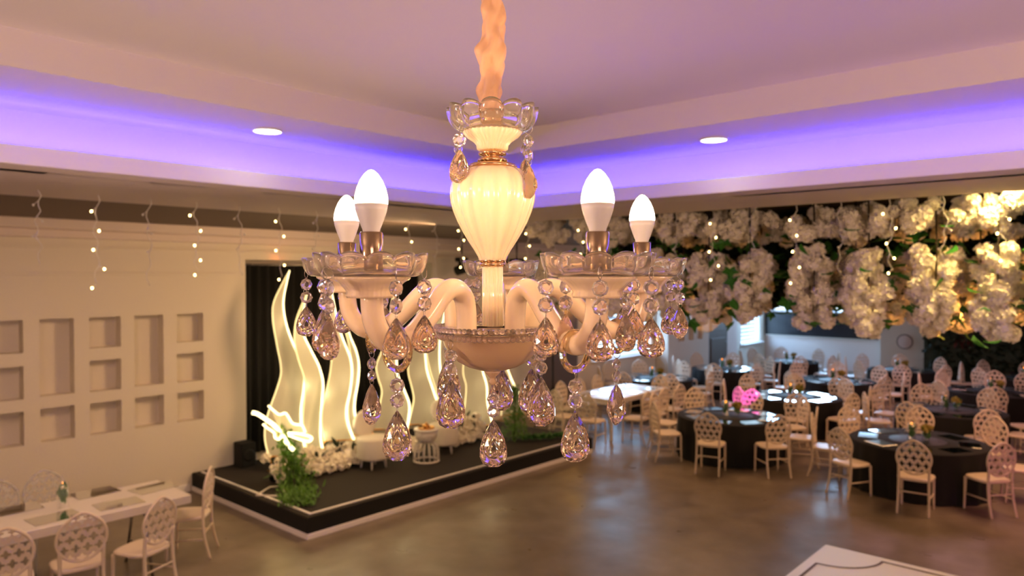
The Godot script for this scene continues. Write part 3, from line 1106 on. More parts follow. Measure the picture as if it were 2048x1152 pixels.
func build_chandelier() -> void:
	rng.seed = 21
	var D := 0.95
	var y0 := -0.245                                   # lowest point, under eye height
	var pos := EYE + F * D + R * (-39.0 / FOCAL * D) + Vector3(0, y0, 0)
	var ch := thing("chandelier", "cream and amber crystal chandelier with five lit candle bulbs and a peach chain sleeve", "chandelier", pos, deg_to_rad(YAW))
	var V := func(px_half: float, py: float) -> Vector2:
		return Vector2(maxf(px_half, 0.5) * D / FOCAL, (HORIZON - py) / FOCAL * D - y0)
	var prof := func(a: Array) -> Array:
		var out := []
		for p in a:
			out.append(V.call(p[0], p[1]))
		return out
	var Y := func(py: float) -> float: return (HORIZON - py) / FOCAL * D - y0
	# gathered satin sleeve up to the ceiling, and the canopy
	var sl := st_new()
	var rows := []
	var top: float = 3.97 - pos.y - 0.02
	var low: float = Y.call(226)
	var steps := 220
	for i in steps + 1:
		var u := float(i) / steps
		var y := lerpf(low, top, u)
		var py := HORIZON - (y + y0) * FOCAL / D
		var row := PackedVector3Array()
		var r0 := 0.0128 + 0.0017 * sin(y * 61.0 + 0.6) + 0.0014 * sin(y * 133.0)
		var cx := -0.0012 + 0.0022 * sin(y * 34.0 + 1.0)
		for j in 28:
			var a := TAU * j / 28
			var fold := 0.46 * absf(sin(1.5 * a + y * 48.0)) - 0.28 + 0.26 * absf(sin(2.5 * a - y * 75.0 + 1.0)) + 0.07 * sin(2.0 * a + y * 230.0)
			row.append(Vector3(cx + sin(a) * r0 * (1.0 + fold), y, cos(a) * r0 * (1.0 + fold)))
		rows.append(row)
	grid(sl, rows)
	part("chain_sleeve", done(sl), M.satin, ch)
	var cn := st_new()
	lathe(cn, [Vector2(0.006, top - 0.03), Vector2(0.03, top - 0.025), Vector2(0.055, top - 0.005), Vector2(0.06, top + 0.02)], 32)
	part("ceiling_canopy", done(cn), M.rosegold, ch)
	# top crystal dish on its fluted cup
	part("crystal_dish", dish_mesh(0.0578, 0.030, 0.030, 12), M.glass, ch, Vector3(0, Y.call(268), 0))
	var s := st_new()
	lathe(s, prof.call([[20, 303], [30, 300], [31, 292], [38, 284], [50, 276], [57, 268], [58, 264], [50, 263], [4, 264]]), 144, 36, 0.03)
	part("fluted_cup", done(s), M.cream, ch)
	s = st_new()
	lathe(s, prof.call([[21, 264], [21, 222], [4, 221]]), 24, 8, 0.05)
	part("chain_socket", done(s), M.rosegold, ch)
	s = st_new()
	lathe(s, prof.call([[18, 302], [27, 304], [29, 308], [27, 312], [19, 314], [19, 316], [28, 318], [31, 322], [28, 326], [20, 328], [46, 330], [49, 333], [48, 337], [20, 338]]), 40)
	part("gilt_collar", done(s), M.rosegold, ch)
	# melon-ribbed vase, ring, fluted column
	s = st_new()
	lathe(s, prof.call([[26, 521], [28, 514], [36, 500], [47, 483], [58, 464], [68, 444], [76, 424], [81, 406], [83, 392], [82, 376], [77, 361], [68, 349], [58, 341], [44, 336], [10, 335]]), 128, 16, 0.03)
	part("ribbed_vase", done(s), M.cream, ch)
	s = st_new()
	lathe(s, prof.call([[20, 533], [25, 532], [26, 529], [25, 526], [23, 525.5], [25, 525], [26, 521], [25, 518], [20, 517]]), 40)
	part("ring_collar", done(s), M.rosegold, ch)
	s = st_new()
	lathe(s, prof.call([[20, 652], [20, 533]]), 96, 16, 0.05)
	part("fluted_column", done(s), M.cream, ch)
	# bowl with beaded crystal rim
	s = st_new()
	lathe(s, prof.call([[8, 742], [26, 740], [50, 733], [70, 722], [86, 706], [96, 690], [101, 674], [103, 664], [100, 660], [90, 660], [4, 662]]), 80)
	part("bowl", done(s), M.bowl, ch)
	s = st_new()
	lathe(s, prof.call([[101, 664], [112, 664], [116, 660], [112, 655], [60, 653], [60, 658], [101, 659]]), 100, 50, 0.012)
	part("crystal_rim", done(s), M.glass, ch)
	var bd := SphereMesh.new()
	bd.radius = 0.0038
	bd.height = 0.0076
	bd.radial_segments = 8
	bd.rings = 5
	for k in 2:
		var n: int = [72, 64][k]
		for j in n:
			var a := TAU * j / n
			var rr: float = [118.0, 107.0][k] * D / FOCAL
			var yy: float = Y.call([655.0, 670.0][k])
			part("rim_bead", bd, M.glass, ch, Vector3(sin(a) * rr, yy, cos(a) * rr), Basis.IDENTITY.scaled(Vector3(1, [0.9, 1.25][k], 1)))
	s = st_new()
	lathe(s, prof.call([[2, 772], [6, 768], [8, 764], [5, 758], [7, 754], [15, 746], [17, 742], [10, 740]]), 24)
	part("finial", done(s), M.bowl, ch)
	# shared pieces
	var bead := bead_mesh(0.0086)
	var ring := wire_ring(0.0062)
	var pears := {"rim": pear_mesh(0.029, 0.042, 0.017), "big": pear_mesh(0.037, 0.062, 0.022), "mid": pear_mesh(0.033, 0.056, 0.020), "small": pear_mesh(0.022, 0.042, 0.014)}
	var drop := func(at: Vector3, beads: int, kind: String, yaw: float, gap := 0.019, tint := true) -> void:
		var d := Node3D.new()
		d.name = "crystal_drop"
		d.position = at
		d.rotation.y = yaw
		ch.add_child(d, true)
		var y := -0.004
		part("hook", ring, M.chrome, d, Vector3(0, y, 0), Basis(Vector3.UP, 1.2))
		y -= 0.006
		for b in beads:
			y -= gap * 0.5
			part("bead", bead, M.bead, d, Vector3(0, y, 0), Basis(Vector3.UP, rng.randf_range(-0.5, 0.5)) * Basis(Vector3.BACK, PI / 8))
			y -= gap * 0.5
			part("hook", ring, M.chrome, d, Vector3(0, y, 0), Basis(Vector3.UP, 0.4 + b).scaled(Vector3.ONE * 0.62))
		y -= 0.003
		part("pear_crystal", pears[kind], M.amber, d, Vector3(0, y, 0))
	# five arms
	var arm_st := st_new()
	var path := []
	for p in [[0.054, -0.078], [0.054, -0.050], [0.059, -0.028], [0.072, -0.0175], [0.086, -0.0165], [0.102, -0.026], [0.125, -0.048], [0.150, -0.067], [0.176, -0.0755], [0.197, -0.0675], [0.2105, -0.048], [0.214, -0.022]]:
		path.append(Vector3(0, p[1] - y0, p[0]))
	tube(arm_st, spline(path, 6), 0.0128, 0.0121, 20)
	var arm_mesh := done(arm_st)
	var t := 0.773
	var dish := dish_mesh(0.0585, 0.042, 0.0215, 12)
	var cup_st := st_new()
	lathe(cup_st, [Vector2(0.002, -0.022), Vector2(0.0255, -0.022), Vector2(0.027, -0.019), Vector2(0.026, -0.0155), Vector2(0.0285, -0.012), Vector2(0.034, -0.006), Vector2(0.0405, -0.002), Vector2(0.041, 0.0), Vector2(0.002, 0.0)], 96, 36, 0.012)
	var cup_mesh := done(cup_st)
	var hold_st := st_new()
	lathe(hold_st, [Vector2(0.011, 0.002), Vector2(0.0122, 0.004), Vector2(0.0122, 0.046), Vector2(0.011, 0.0475), Vector2(0.002, 0.0475)], 32)
	var hold_mesh := done(hold_st)
	var low_st := st_new()
	lathe(low_st, [Vector2(0.0086, 0.046), Vector2(0.0092, 0.050), Vector2(0.0132, 0.060), Vector2(0.0164, 0.070), Vector2(0.0174, 0.0765), Vector2(0.002, 0.0765)], 32)
	var low_mesh := done(low_st)
	var bulb_st := st_new()
	lathe(bulb_st, [Vector2(0.0174, 0.0765), Vector2(0.0178, 0.080), Vector2(0.0172, 0.086), Vector2(0.0152, 0.094), Vector2(0.0118, 0.102), Vector2(0.0074, 0.1085), Vector2(0.0034, 0.1122), Vector2(0.0004, 0.1132)], 32)
	var bulb_mesh := done(bulb_st)
	var cr_st := st_new()
	loop_tube(cr_st, ring_pts(Vector3.ZERO, 0.0178, 0.0205, Vector3.RIGHT, Vector3.UP, 22), 0.0042, 7, Vector3(0, 0, 1), false)
	var cring := done(cr_st)
	var dy := -0.0015 - y0                               # floor of the dishes
	var angles := [-35.2, 32.5, -108.0, 107.0, 178.0]
	var hang := [[-38, 36, 108, -108, 180], [-4, 68, 140, -148, -76], [-90, -18, 54, 126, 198], [52, 124, -20, -92, 196], [40, 112, 184, -40, -112]]
	for k in 5:
		var phi := deg_to_rad(angles[k])
		var out := Vector3(sin(phi), 0, cos(phi))
		var turn := Basis(Vector3.UP, phi)
		var arm := part("arm", arm_mesh, M.blush, ch, Vector3.ZERO, turn)
		var c := Vector3(0, dy, 0.214)
		part("candle_cup", cup_mesh, M.blush, arm, c)
		part("crystal_dish", dish, M.glass, arm, c + Vector3(0, -0.0008, 0), Basis(Vector3.UP, rng.randf()))
		part("candle_holder", hold_mesh, M.socket, arm, c)
		part("bulb_base", low_mesh, M.bulb_white, arm, c)
		part("bulb", bulb_mesh, M.bulb, arm, c)
		omni(c + Vector3(0, 0.088, 0), Color(1.0, 0.82, 0.64), 0.0135, 0.012, arm, "bulb_light")
		part("crystal_ring", cring, M.ring, arm, Vector3(0, -0.0755 - y0 - 0.0075, 0.176), Basis(Vector3.UP, 0.0 if k < 2 else 0.25))
		for h in hang[k]:
			var a := deg_to_rad(h)
			drop.call(out * 0.214 + Vector3(sin(a) * 0.0565, dy + 0.008, cos(a) * 0.0565), 2, "rim", a * 0.9 if absf(h) < 60 or absf(h) > 130 else rng.randf_range(-0.4, 0.4), 0.018)
		drop.call(out * 0.176 + Vector3(0, -0.0755 - y0 - 0.0275, 0), 2, "mid", 0.15 if k < 2 else 1.15, 0.0165)
	for h in [-45, 60, 133, 172, -122]:
		var a := deg_to_rad(h)
		drop.call(Vector3(sin(a) * 0.071, Y.call(676), cos(a) * 0.071), 2 if h > -100 else 1, "big", rng.randf_range(-0.5, 0.5), 0.0165)
	drop.call(Vector3(0.001, Y.call(771), 0.0), 2, "big", 0.1, 0.016)
	for h in [-47, 58, 128, -122, 182]:
		var a := deg_to_rad(h)
		drop.call(Vector3(sin(a) * 0.0545, Y.call(262), cos(a) * 0.0545), 2 if h == 58 else 1, "rim", 0.5 if h == -47 else 1.2, 0.018)

# ------------------------------------------------------------------ chairs and tables
var chair0: Node3D
var acrylic0: Node3D

func make_chair(m: Material, called: String) -> Node3D:
	var o := thing(called, "white oval-back banquet chair", "chair")
	# seat: rounded square, a little wider in front
	var s := st_new()
	var rows := []
	for lv in [[0.405, 0.93], [0.412, 1.0], [0.432, 1.0], [0.442, 0.97], [0.446, 0.85], [0.440, 0.3]]:
		var row := PackedVector3Array()
		for j in 32:
			var a := TAU * j / 32
			var x := signf(sin(a)) * pow(absf(sin(a)), 0.55) * 0.205
			var z := -signf(cos(a)) * pow(absf(cos(a)), 0.55) * 0.20
			x *= 1.0 - z * 0.25
			row.append(Vector3(x * lv[1], lv[0], z * lv[1]))
		rows.append(row)
	grid(s, rows)
	part("seat", done(s), m, o)
	for k in [-1, 1]:
		s = st_new()
		tube(s, spline([Vector3(k * 0.175, 0.41, -0.165), Vector3(k * 0.178, 0.22, -0.168), Vector3(k * 0.18, 0.0, -0.175)], 4), 0.019, 0.013, 8)
		part("leg", done(s), m, o)
		s = st_new()
		tube(s, spline([Vector3(k * 0.165, 0.60, 0.195), Vector3(k * 0.165, 0.44, 0.185), Vector3(k * 0.168, 0.22, 0.20), Vector3(k * 0.172, 0.0, 0.255)], 5), 0.017, 0.014, 8)
		part("leg", done(s), m, o)
		s = st_new()
		tube(s, [Vector3(k * 0.178, 0.20, -0.168), Vector3(k * 0.17, 0.21, 0.20)], 0.010, 0.010, 6)
		part("stretcher", done(s), m, o)
	s = st_new()
	tube(s, [Vector3(-0.167, 0.27, 0.195), Vector3(0.167, 0.27, 0.195)], 0.010, 0.010, 6)
	part("stretcher", done(s), m, o)
	# oval back: rim with a small peak, and a pierced panel
	var tilt := Basis(Vector3.RIGHT, 0.10)
	var c := Vector3(0, 0.695, 0.20)
	var f := func(x: float, y: float) -> float:
		var e := (x * x) / (0.186 * 0.186) + (y * y) / (0.196 * 0.196) - 1.0
		var best := 1.0
		for row in 5:
			var cy := (row - 2) * 0.083
			var cnt := 4 if row % 2 else (5 if row == 2 else 3)
			for k in cnt:
				var cx := (k - (cnt - 1) * 0.5) * 0.089
				if absf(x - cx) > 0.05 or absf(y - cy) > 0.05:
					continue
				var d := Vector2(x - cx, y - cy)
				var r := 0.0305 + 0.0105 * cos(4.0 * d.angle())
				best = minf(best, d.length() - r)
		return maxf(e * 0.1, -best)
	s = st_new()
	cut_panel(s, f, -0.2, 0.2, -0.21, 0.21, 46, 48, 0.012)
	part("backrest", done(s), m, o, c, tilt)
	s = st_new()
	var pts := []
	for i in 40:
		var a := TAU * i / 40
		var peak := 0.022 * pow(maxf(0.0, cos(a)), 14.0)
		pts.append(Vector3(sin(a) * 0.19, cos(a) * 0.20 + peak, 0))
	loop_tube(s, pts, 0.014, 8, Vector3(0, 0, 1))
	part("back_rim", done(s), m, o, c, tilt)
	return o

var chair_used := false
var seats := []          # [x, z] of the chairs that stand already
var tops := []           # [x, z, radius] of the round tables

func chair(at: Vector3, face: Vector3, label: String, group: String) -> Node3D:
	seats.append([at.x, at.z])
	var o: Node3D = chair0
	if chair_used:
		o = copy_of(chair0, label, at, facing(face), "banquet_chair")
	else:
		chair_used = true
		o.position = at
		o.rotation.y = facing(face)
		o.set_meta("label", label)
	o.set_meta("group", group)
	return o

var placemat_mesh: ArrayMesh
var centre_mesh: ArrayMesh
var table0: Node3D
var vase0: Node3D
var posy0: Node3D

func side_words(phi: float) -> String:
	var names_ := ["front side", "front right", "right side", "back right", "back side", "back left", "left side", "front left"]
	return names_[int(round(fposmod(phi, 360.0) / 45.0)) % 8]

func make_vase() -> void:
	vase0 = thing("candle_vase", "tall clear glass vase", "vase")
	var s := st_new()
	lathe(s, [Vector2(0.047, 0.004), Vector2(0.05, 0.0), Vector2(0.05, 0.24), Vector2(0.0485, 0.24), Vector2(0.0485, 0.012), Vector2(0.002, 0.012)], 28)
	part("glass", done(s), M.pane, vase0)
	var lf := leaf_mesh(0.11, 0.075)
	rng.seed = 4
	for i in 9:
		part("leaf", lf, M.leaf, vase0, Vector3(rng.randf_range(-0.016, 0.016), 0.03 + i * 0.014, rng.randf_range(-0.016, 0.016)), Basis.from_euler(Vector3(rng.randf_range(-0.15, 0.15), rng.randf() * TAU, rng.randf_range(-0.25, 0.25))))
	s = st_new()
	lathe(s, [Vector2(0.004, 0.175), Vector2(0.022, 0.178), Vector2(0.022, 0.205), Vector2(0.004, 0.207)], 16)
	part("candle", done(s), M.wax, vase0)
	s = st_new()
	lathe(s, [Vector2(0.001, 0.209), Vector2(0.006, 0.216), Vector2(0.0068, 0.222), Vector2(0.0035, 0.234), Vector2(0.0005, 0.243)], 12)
	part("flame", done(s), M.flame, vase0)
	posy0 = thing("posy_vase", "low glass of yellow green flowers", "vase")
	s = st_new()
	lathe(s, [Vector2(0.04, 0.004), Vector2(0.045, 0.0), Vector2(0.05, 0.11), Vector2(0.0485, 0.11), Vector2(0.0435, 0.01), Vector2(0.002, 0.01)], 24)
	part("glass", done(s), M.pane, posy0)
	for i in 10:
		part("leaf", lf, M.leaf, posy0, Vector3(rng.randf_range(-0.012, 0.012), 0.02 + i * 0.008, rng.randf_range(-0.012, 0.012)), Basis.from_euler(Vector3(rng.randf_range(-0.5, 0.5), rng.randf() * TAU, rng.randf_range(-0.5, 0.5))))
	var hd := blossom_mesh(0.028, 9, 0.03, 91)
	M.posy = mat(Color(0.62, 0.55, 0.25), 0.7)
	for i in 7:
		part("flower", hd, M.posy, posy0, Vector3(rng.randf_range(-0.055, 0.055), 0.14 + rng.randf() * 0.05, rng.randf_range(-0.055, 0.055)), any_basis(1.0))

func round_table(n: int, at: Vector3, r: float, phase: float, where: String, chairs: Array) -> void:
	var tb: Node3D
	var label := "round table in a floor-length black cloth, " + where
	if n == 0:
		tb = thing("round_table", label, "table", at, 0, "round black tables")
		var s := st_new()
		lathe(s, [Vector2(0.002, 0.63), Vector2(0.79, 0.63), Vector2(0.80, 0.637), Vector2(0.80, 0.653), Vector2(0.79, 0.66), Vector2(0.002, 0.66)], 72)
		part("tabletop", done(s), M.cloth, tb)
		s = st_new()
		var rows := []
		for lv in [[0.01, 1.0], [0.25, 0.8], [0.5, 0.4], [0.652, 0.0]]:
			var row := PackedVector3Array()
			for j in 144:
				var a := TAU * j / 144
				var rr: float = 0.803 + lv[1] * (0.004 + 0.014 * sin(22.0 * a + 0.7 * sin(3.0 * a)))
				row.append(Vector3(sin(a) * rr, lv[0], cos(a) * rr))
			rows.append(row)
		grid(s, rows, true, false, false, true, false)
		part("cloth_skirt", done(s), M.cloth, tb)
		table0 = tb
	else:
		tb = copy_of(table0, label, at, n * 0.4, "round_table")
	var k := r / 0.8
	tb.scale = Vector3(k, 1, k)
	var to_cam := Vector3(-at.x, 0, -at.z).normalized()
	var yaw0 := atan2(to_cam.x, to_cam.z)
	var ct := thing("centre_disc", "flat black round disc in the middle of the table " + where, "tray", at + Vector3(0, 0.66, 0), 0, "black centre discs")
	part("disc", centre_mesh, M.tray, ct)
	for i in 8:
		var a := yaw0 + deg_to_rad(phase + i * 45.0)
		var d := Vector3(sin(a), 0, cos(a))
		var mp := thing("mirror_placemat", "mirror placemat, %s of the round table %s" % [side_words(phase + i * 45.0), where], "placemat", at + d * (r * 0.72) + Vector3(0, 0.66, 0), a, "mirror placemats")
		part("mirror", placemat_mesh, M.mirror, mp)
	for v in 2:
		var p := at + Vector3(0, 0.664, 0) + Basis(Vector3.UP, yaw0) * Vector3([-0.07, 0.10][v], 0, [0.02, -0.06][v])
		if v == 0:
			copy_of(vase0, "glass vase, leaves and candle, on the round table " + where, p, n * 1.3, "candle_vase").set_meta("group", "candle vases")
		else:
			copy_of(posy0, "low yellow green posy, on the round table " + where, p, n * 0.8, "posy_vase").set_meta("group", "flower posies")
	for i in chairs:
		var free := true
		var a := yaw0 + deg_to_rad(phase + i * 45.0)
		var d := Vector3(sin(a), 0, cos(a))
		var jit := Vector3(rng.randf_range(-0.03, 0.03), 0, rng.randf_range(-0.04, 0.04))
		var spot_ := at + d * (r + 0.28) + jit
		for t in tops:
			if Vector2(t[0], t[1]) != Vector2(at.x, at.z) and Vector2(spot_.x - t[0], spot_.z - t[1]).length() < t[2] + 0.34:
				free = false
		for c in seats:
			if Vector2(spot_.x - c[0], spot_.z - c[1]).length() < 0.40:
				free = false
		if not free:
			continue
		chair(spot_, -d.rotated(Vector3.UP, rng.randf_range(-0.15, 0.15)), "white oval-back chair, %s of the round table %s" % [side_words(phase + i * 45.0), where], "white chairs at round tables")

func build_chairs_and_tables() -> void:
	chair0 = make_chair(M.resin, "banquet_chair")
	acrylic0 = make_chair(M.acrylic, "clear_chair")
	make_vase()
	var s := st_new()
	box(s, Vector3(0, 0.003, 0), Vector3(0.33, 0.006, 0.25), Basis.IDENTITY, 0.0015)
	placemat_mesh = done(s)
	s = st_new()
	lathe(s, [Vector2(0.002, 0), Vector2(0.355, 0), Vector2(0.36, 0.002), Vector2(0.355, 0.004), Vector2(0.002, 0.004)], 56)
	centre_mesh = done(s)
	var all := [0, 1, 2, 3, 4, 5, 6, 7]
	var tabs := [
		[10.82, -2.45, 0.82, 0.0, "nearest the white cabinet"],
		[10.79, -5.07, 0.80, -15.0, "nearest the stage"],
		[13.30, -5.02, 0.80, 0.0, "behind the one nearest the stage"],
		[13.62, -2.61, 0.80, 20.0, "behind the one nearest the cabinet"],
		[16.40, -2.41, 0.80, 0.0, "in front of the dark hedge"],
		[15.90, -5.13, 0.76, 0.0, "in the middle of the hall"],
		[13.72, -8.15, 0.78, 15.0, "under the near window"],
		[16.20, -7.75, 0.76, -12.0, "by the brown doorway"],
		[18.70, -7.20, 0.70, 10.0, "under the far window"],
		[18.70, -4.60, 0.70, 0.0, "by the far white wall"],
		[19.0, -2.2, 0.75, 0.0, "beside the hedge corner"]]
	for t in tabs:
		t[0] *= 1.046
		t[1] *= 1.046
		t[2] *= 1.046
		tops.append([t[0], t[1], t[2]])
	for i in tabs.size():
		var t: Array = tabs[i]
		rng.seed = 300 + i
		round_table(i, Vector3(t[0], 0, t[1]) , t[2], t[3], t[4], all)
	# the first vase and posy are used on the left table and cabinet side, see below
	# white rectangular table behind the stage, with mirrors and chairs
	var wt := thing("banquet_table", "white rectangular table with a glossy top beside the stage end", "table", Vector3(11.7, 0, -7.72))
	part("tabletop", box_mesh(Vector3(1.9, 0.04, 0.95), Vector3(0, 0.74, 0), 0.008), M.lacquer, wt)
	part("apron", box_mesh(Vector3(1.8, 0.07, 0.85), Vector3(0, 0.685, 0)), M.lacquer, wt)
	for a in [-1, 1]:
		for b in [-1, 1]:
			part("leg", box_mesh(Vector3(0.05, 0.66, 0.05), Vector3(a * 0.86, 0.33, b * 0.39), 0.006), M.lacquer, wt)
	var wi := 0
	for a in [-0.62, 0.0, 0.62]:
		for b in [-0.28, 0.28]:
			var mp := thing("mirror_placemat", "mirror placemat on the white table by the stage, %s %s" % [["stage end", "middle", "window end"][wi / 2], ["wall side", "hall side"][wi % 2]], "placemat", Vector3(11.7 + a, 0.76, -7.72 + b), 0, "mirror placemats")
			part("mirror", placemat_mesh, M.mirror, mp)
			wi += 1
	var ww := ["first from the stage", "second from the stage", "third from the stage", "fourth from the stage"]
	for i in 3:
		chair(Vector3(11.1 + 0.6 * i, 0, -6.98), Vector3(0.1 * (i - 1), 0, -1), "white oval-back chair on the hall side of the white table, " + ww[i], "white chairs at the white table")
		chair(Vector3(11.1 + 0.6 * i, 0, -8.45), Vector3(0.05, 0, 1), "white oval-back chair on the wall side of the white table, " + ww[i], "white chairs at the white table")
	chair(Vector3(10.42, 0, -7.45), Vector3(1, 0, -0.15), "white oval-back chair at the stage end of the white table, nearer the hall", "white chairs at the white table")
	chair(Vector3(10.40, 0, -8.05), Vector3(1, 0, 0.15), "white oval-back chair at the stage end of the white table, nearer the wall", "white chairs at the white table")
	chair(Vector3(12.95, 0, -7.7), Vector3(-1, 0, 0), "white oval-back chair at the window end of the white table", "white chairs at the white table")
	# --- long white table by the niche wall
	var lt := thing("folding_table", "long white folding table below the wall niches", "table", Vector3(1.80, 0, -7.65))
	part("tabletop", box_mesh(Vector3(3.0, 0.085, 0.80), Vector3(0, 0.7175, 0), 0.006), M.lacquer, lt)
	for a in [-1, 1]:
		var s2 := st_new()
		for b in [-1, 1]:
			tube(s2, [Vector3(a * 1.15, 0.68, b * 0.12), Vector3(a * 1.15, 0.0, b * 0.33)], 0.014)
		tube(s2, [Vector3(a * 1.15, 0.25, -0.26), Vector3(a * 1.15, 0.25, 0.26)], 0.011)
		part("trestle_leg", done(s2), M.steel, lt)
	var mats := [[186, 988], [234, 1010], [303, 979], [104, 1038], [26, 1022]]
	var where_ := ["along the wall side, middle", "along the hall side, past the vase", "at the stage end corner", "in front of the vase", "along the wall side, before the vase"]
	s = st_new()
	box(s, Vector3(0, 0.003, 0), Vector3(0.40, 0.006, 0.28), Basis.IDENTITY, 0.0015)
	var big_mat := done(s)
	for i in 5:
		var mp := thing("mirror_placemat", "mirror placemat on the long white table, " + where_[i], "placemat", on_h(mats[i][0], mats[i][1], 0.76), [0.05, -0.04, 0.12, 0.06, 0.0][i], "mirror placemats")
		part("mirror", big_mat, M.mirror, mp)
	vase0.position = on_h(121, 1019, 0.76)
	vase0.scale = Vector3(1.0, 1.02, 1.0)
	vase0.set_meta("label", "tall glass vase of green leaves and a candle on the long white table")
	posy0.position = Vector3(1.15, 0.76, -7.75)
	posy0.set_meta("label", "low glass posy on the long white table, near its wall corner")
	# chairs round it
	chair(on_h(150, 1226, 0), F * 0.77 - R * 0.64, "white oval-back chair seen from behind at the long white table, facing the wall", "white chairs at the long table")
	chair(on_h(281, 1192, 0), F * 0.31 - R * 0.95, "white oval-back chair turned away at the stage end of the long white table", "white chairs at the long table")
	chair(on_h(374, 1112, 0), -R * 0.98 - F * 0.15, "white oval-back chair seen side-on at the stage end of the long white table", "white chairs at the long table")
	chair(on_h(2, 1268, 0), F * 0.78 - R * 0.6, "white oval-back chair cut by the frame at the long white table's hall side", "white chairs at the long table")
	acrylic0.position = Vector3(2.42, 0, -8.5)
	acrylic0.rotation.y = facing(Vector3(0, 0, 1))
	acrylic0.set_meta("label", "clear acrylic oval-back chair against the wall, behind the glass vase")
	copy_of(acrylic0, "clear acrylic oval-back chair against the wall, at the frame edge", Vector3(2.02, 0, -8.42), facing(Vector3(0.15, 0, 1)), "clear_chair")
	# --- white cabinet with a brown inlaid border, seen from above
	var cb := thing("cabinet", "white cabinet top with a brown inlaid border line", "cabinet", Vector3(4.66, 0, -1.03))
	part("body", box_mesh(Vector3(1.56, 0.95, 1.56), Vector3(0, 0.475, 0), 0.01), M.lacquer, cb)
	part("top_panel", box_mesh(Vector3(1.6, 0.05, 1.6), Vector3(0, 0.975, 0), 0.006), M.lacquer, cb)
	var inl := func(x: float, y: float) -> float:   # signed distance to a border with hollowed corners
		var qx := absf(x)
		var qy := absf(y)
		var d := maxf(qx, qy) - 0.72
		var notch := 0.325 - Vector2(qx - 0.72, qy - 0.72).length()
		return absf(maxf(d, notch)) - 0.009
	s = st_new()
	cut_panel(s, inl, -0.75, 0.75, -0.75, 0.75, 150, 150, 0.003)
	part("inlay_line", done(s), M.brown_line, cb, Vector3(0, 1.0008, 0), Basis(Vector3.RIGHT, -PI / 2))

# ------------------------------------------------------------------ far end
func window(called: String, c: Vector3, w: float, h: float, slats: int, turn: float) -> void:
	var o := thing(called, "window", "window", c, turn)
	o.remove_meta("label")
	o.remove_meta("category")
	o.set_meta("kind", "structure")
	for s in [-1, 1]:
		part("frame", box_mesh(Vector3(0.06, h, 0.08), Vector3(s * (w / 2 - 0.03), 0, -0.1), 0.004), M.white, o)
		part("frame", box_mesh(Vector3(w - 0.12, 0.06, 0.08), Vector3(0, s * (h / 2 - 0.03), -0.1), 0.004), M.white, o)
	part("pane", box_mesh(Vector3(w - 0.12, h - 0.12, 0.006), Vector3(0, 0, -0.12)), M.pane, o)
	part("sill", box_mesh(Vector3(w, 0.03, 0.2), Vector3(0, -h / 2 + 0.015, 0.0), 0.004), M.white, o)
	for i in slats:
		var y := lerpf(-h / 2 + 0.12, h / 2 - 0.1, i / maxf(1.0, slats - 1.0))
		part("slat", box_mesh(Vector3(w - 0.14, 0.062, 0.006), Vector3(0, y, -0.19), 0.001), M.blind, o)

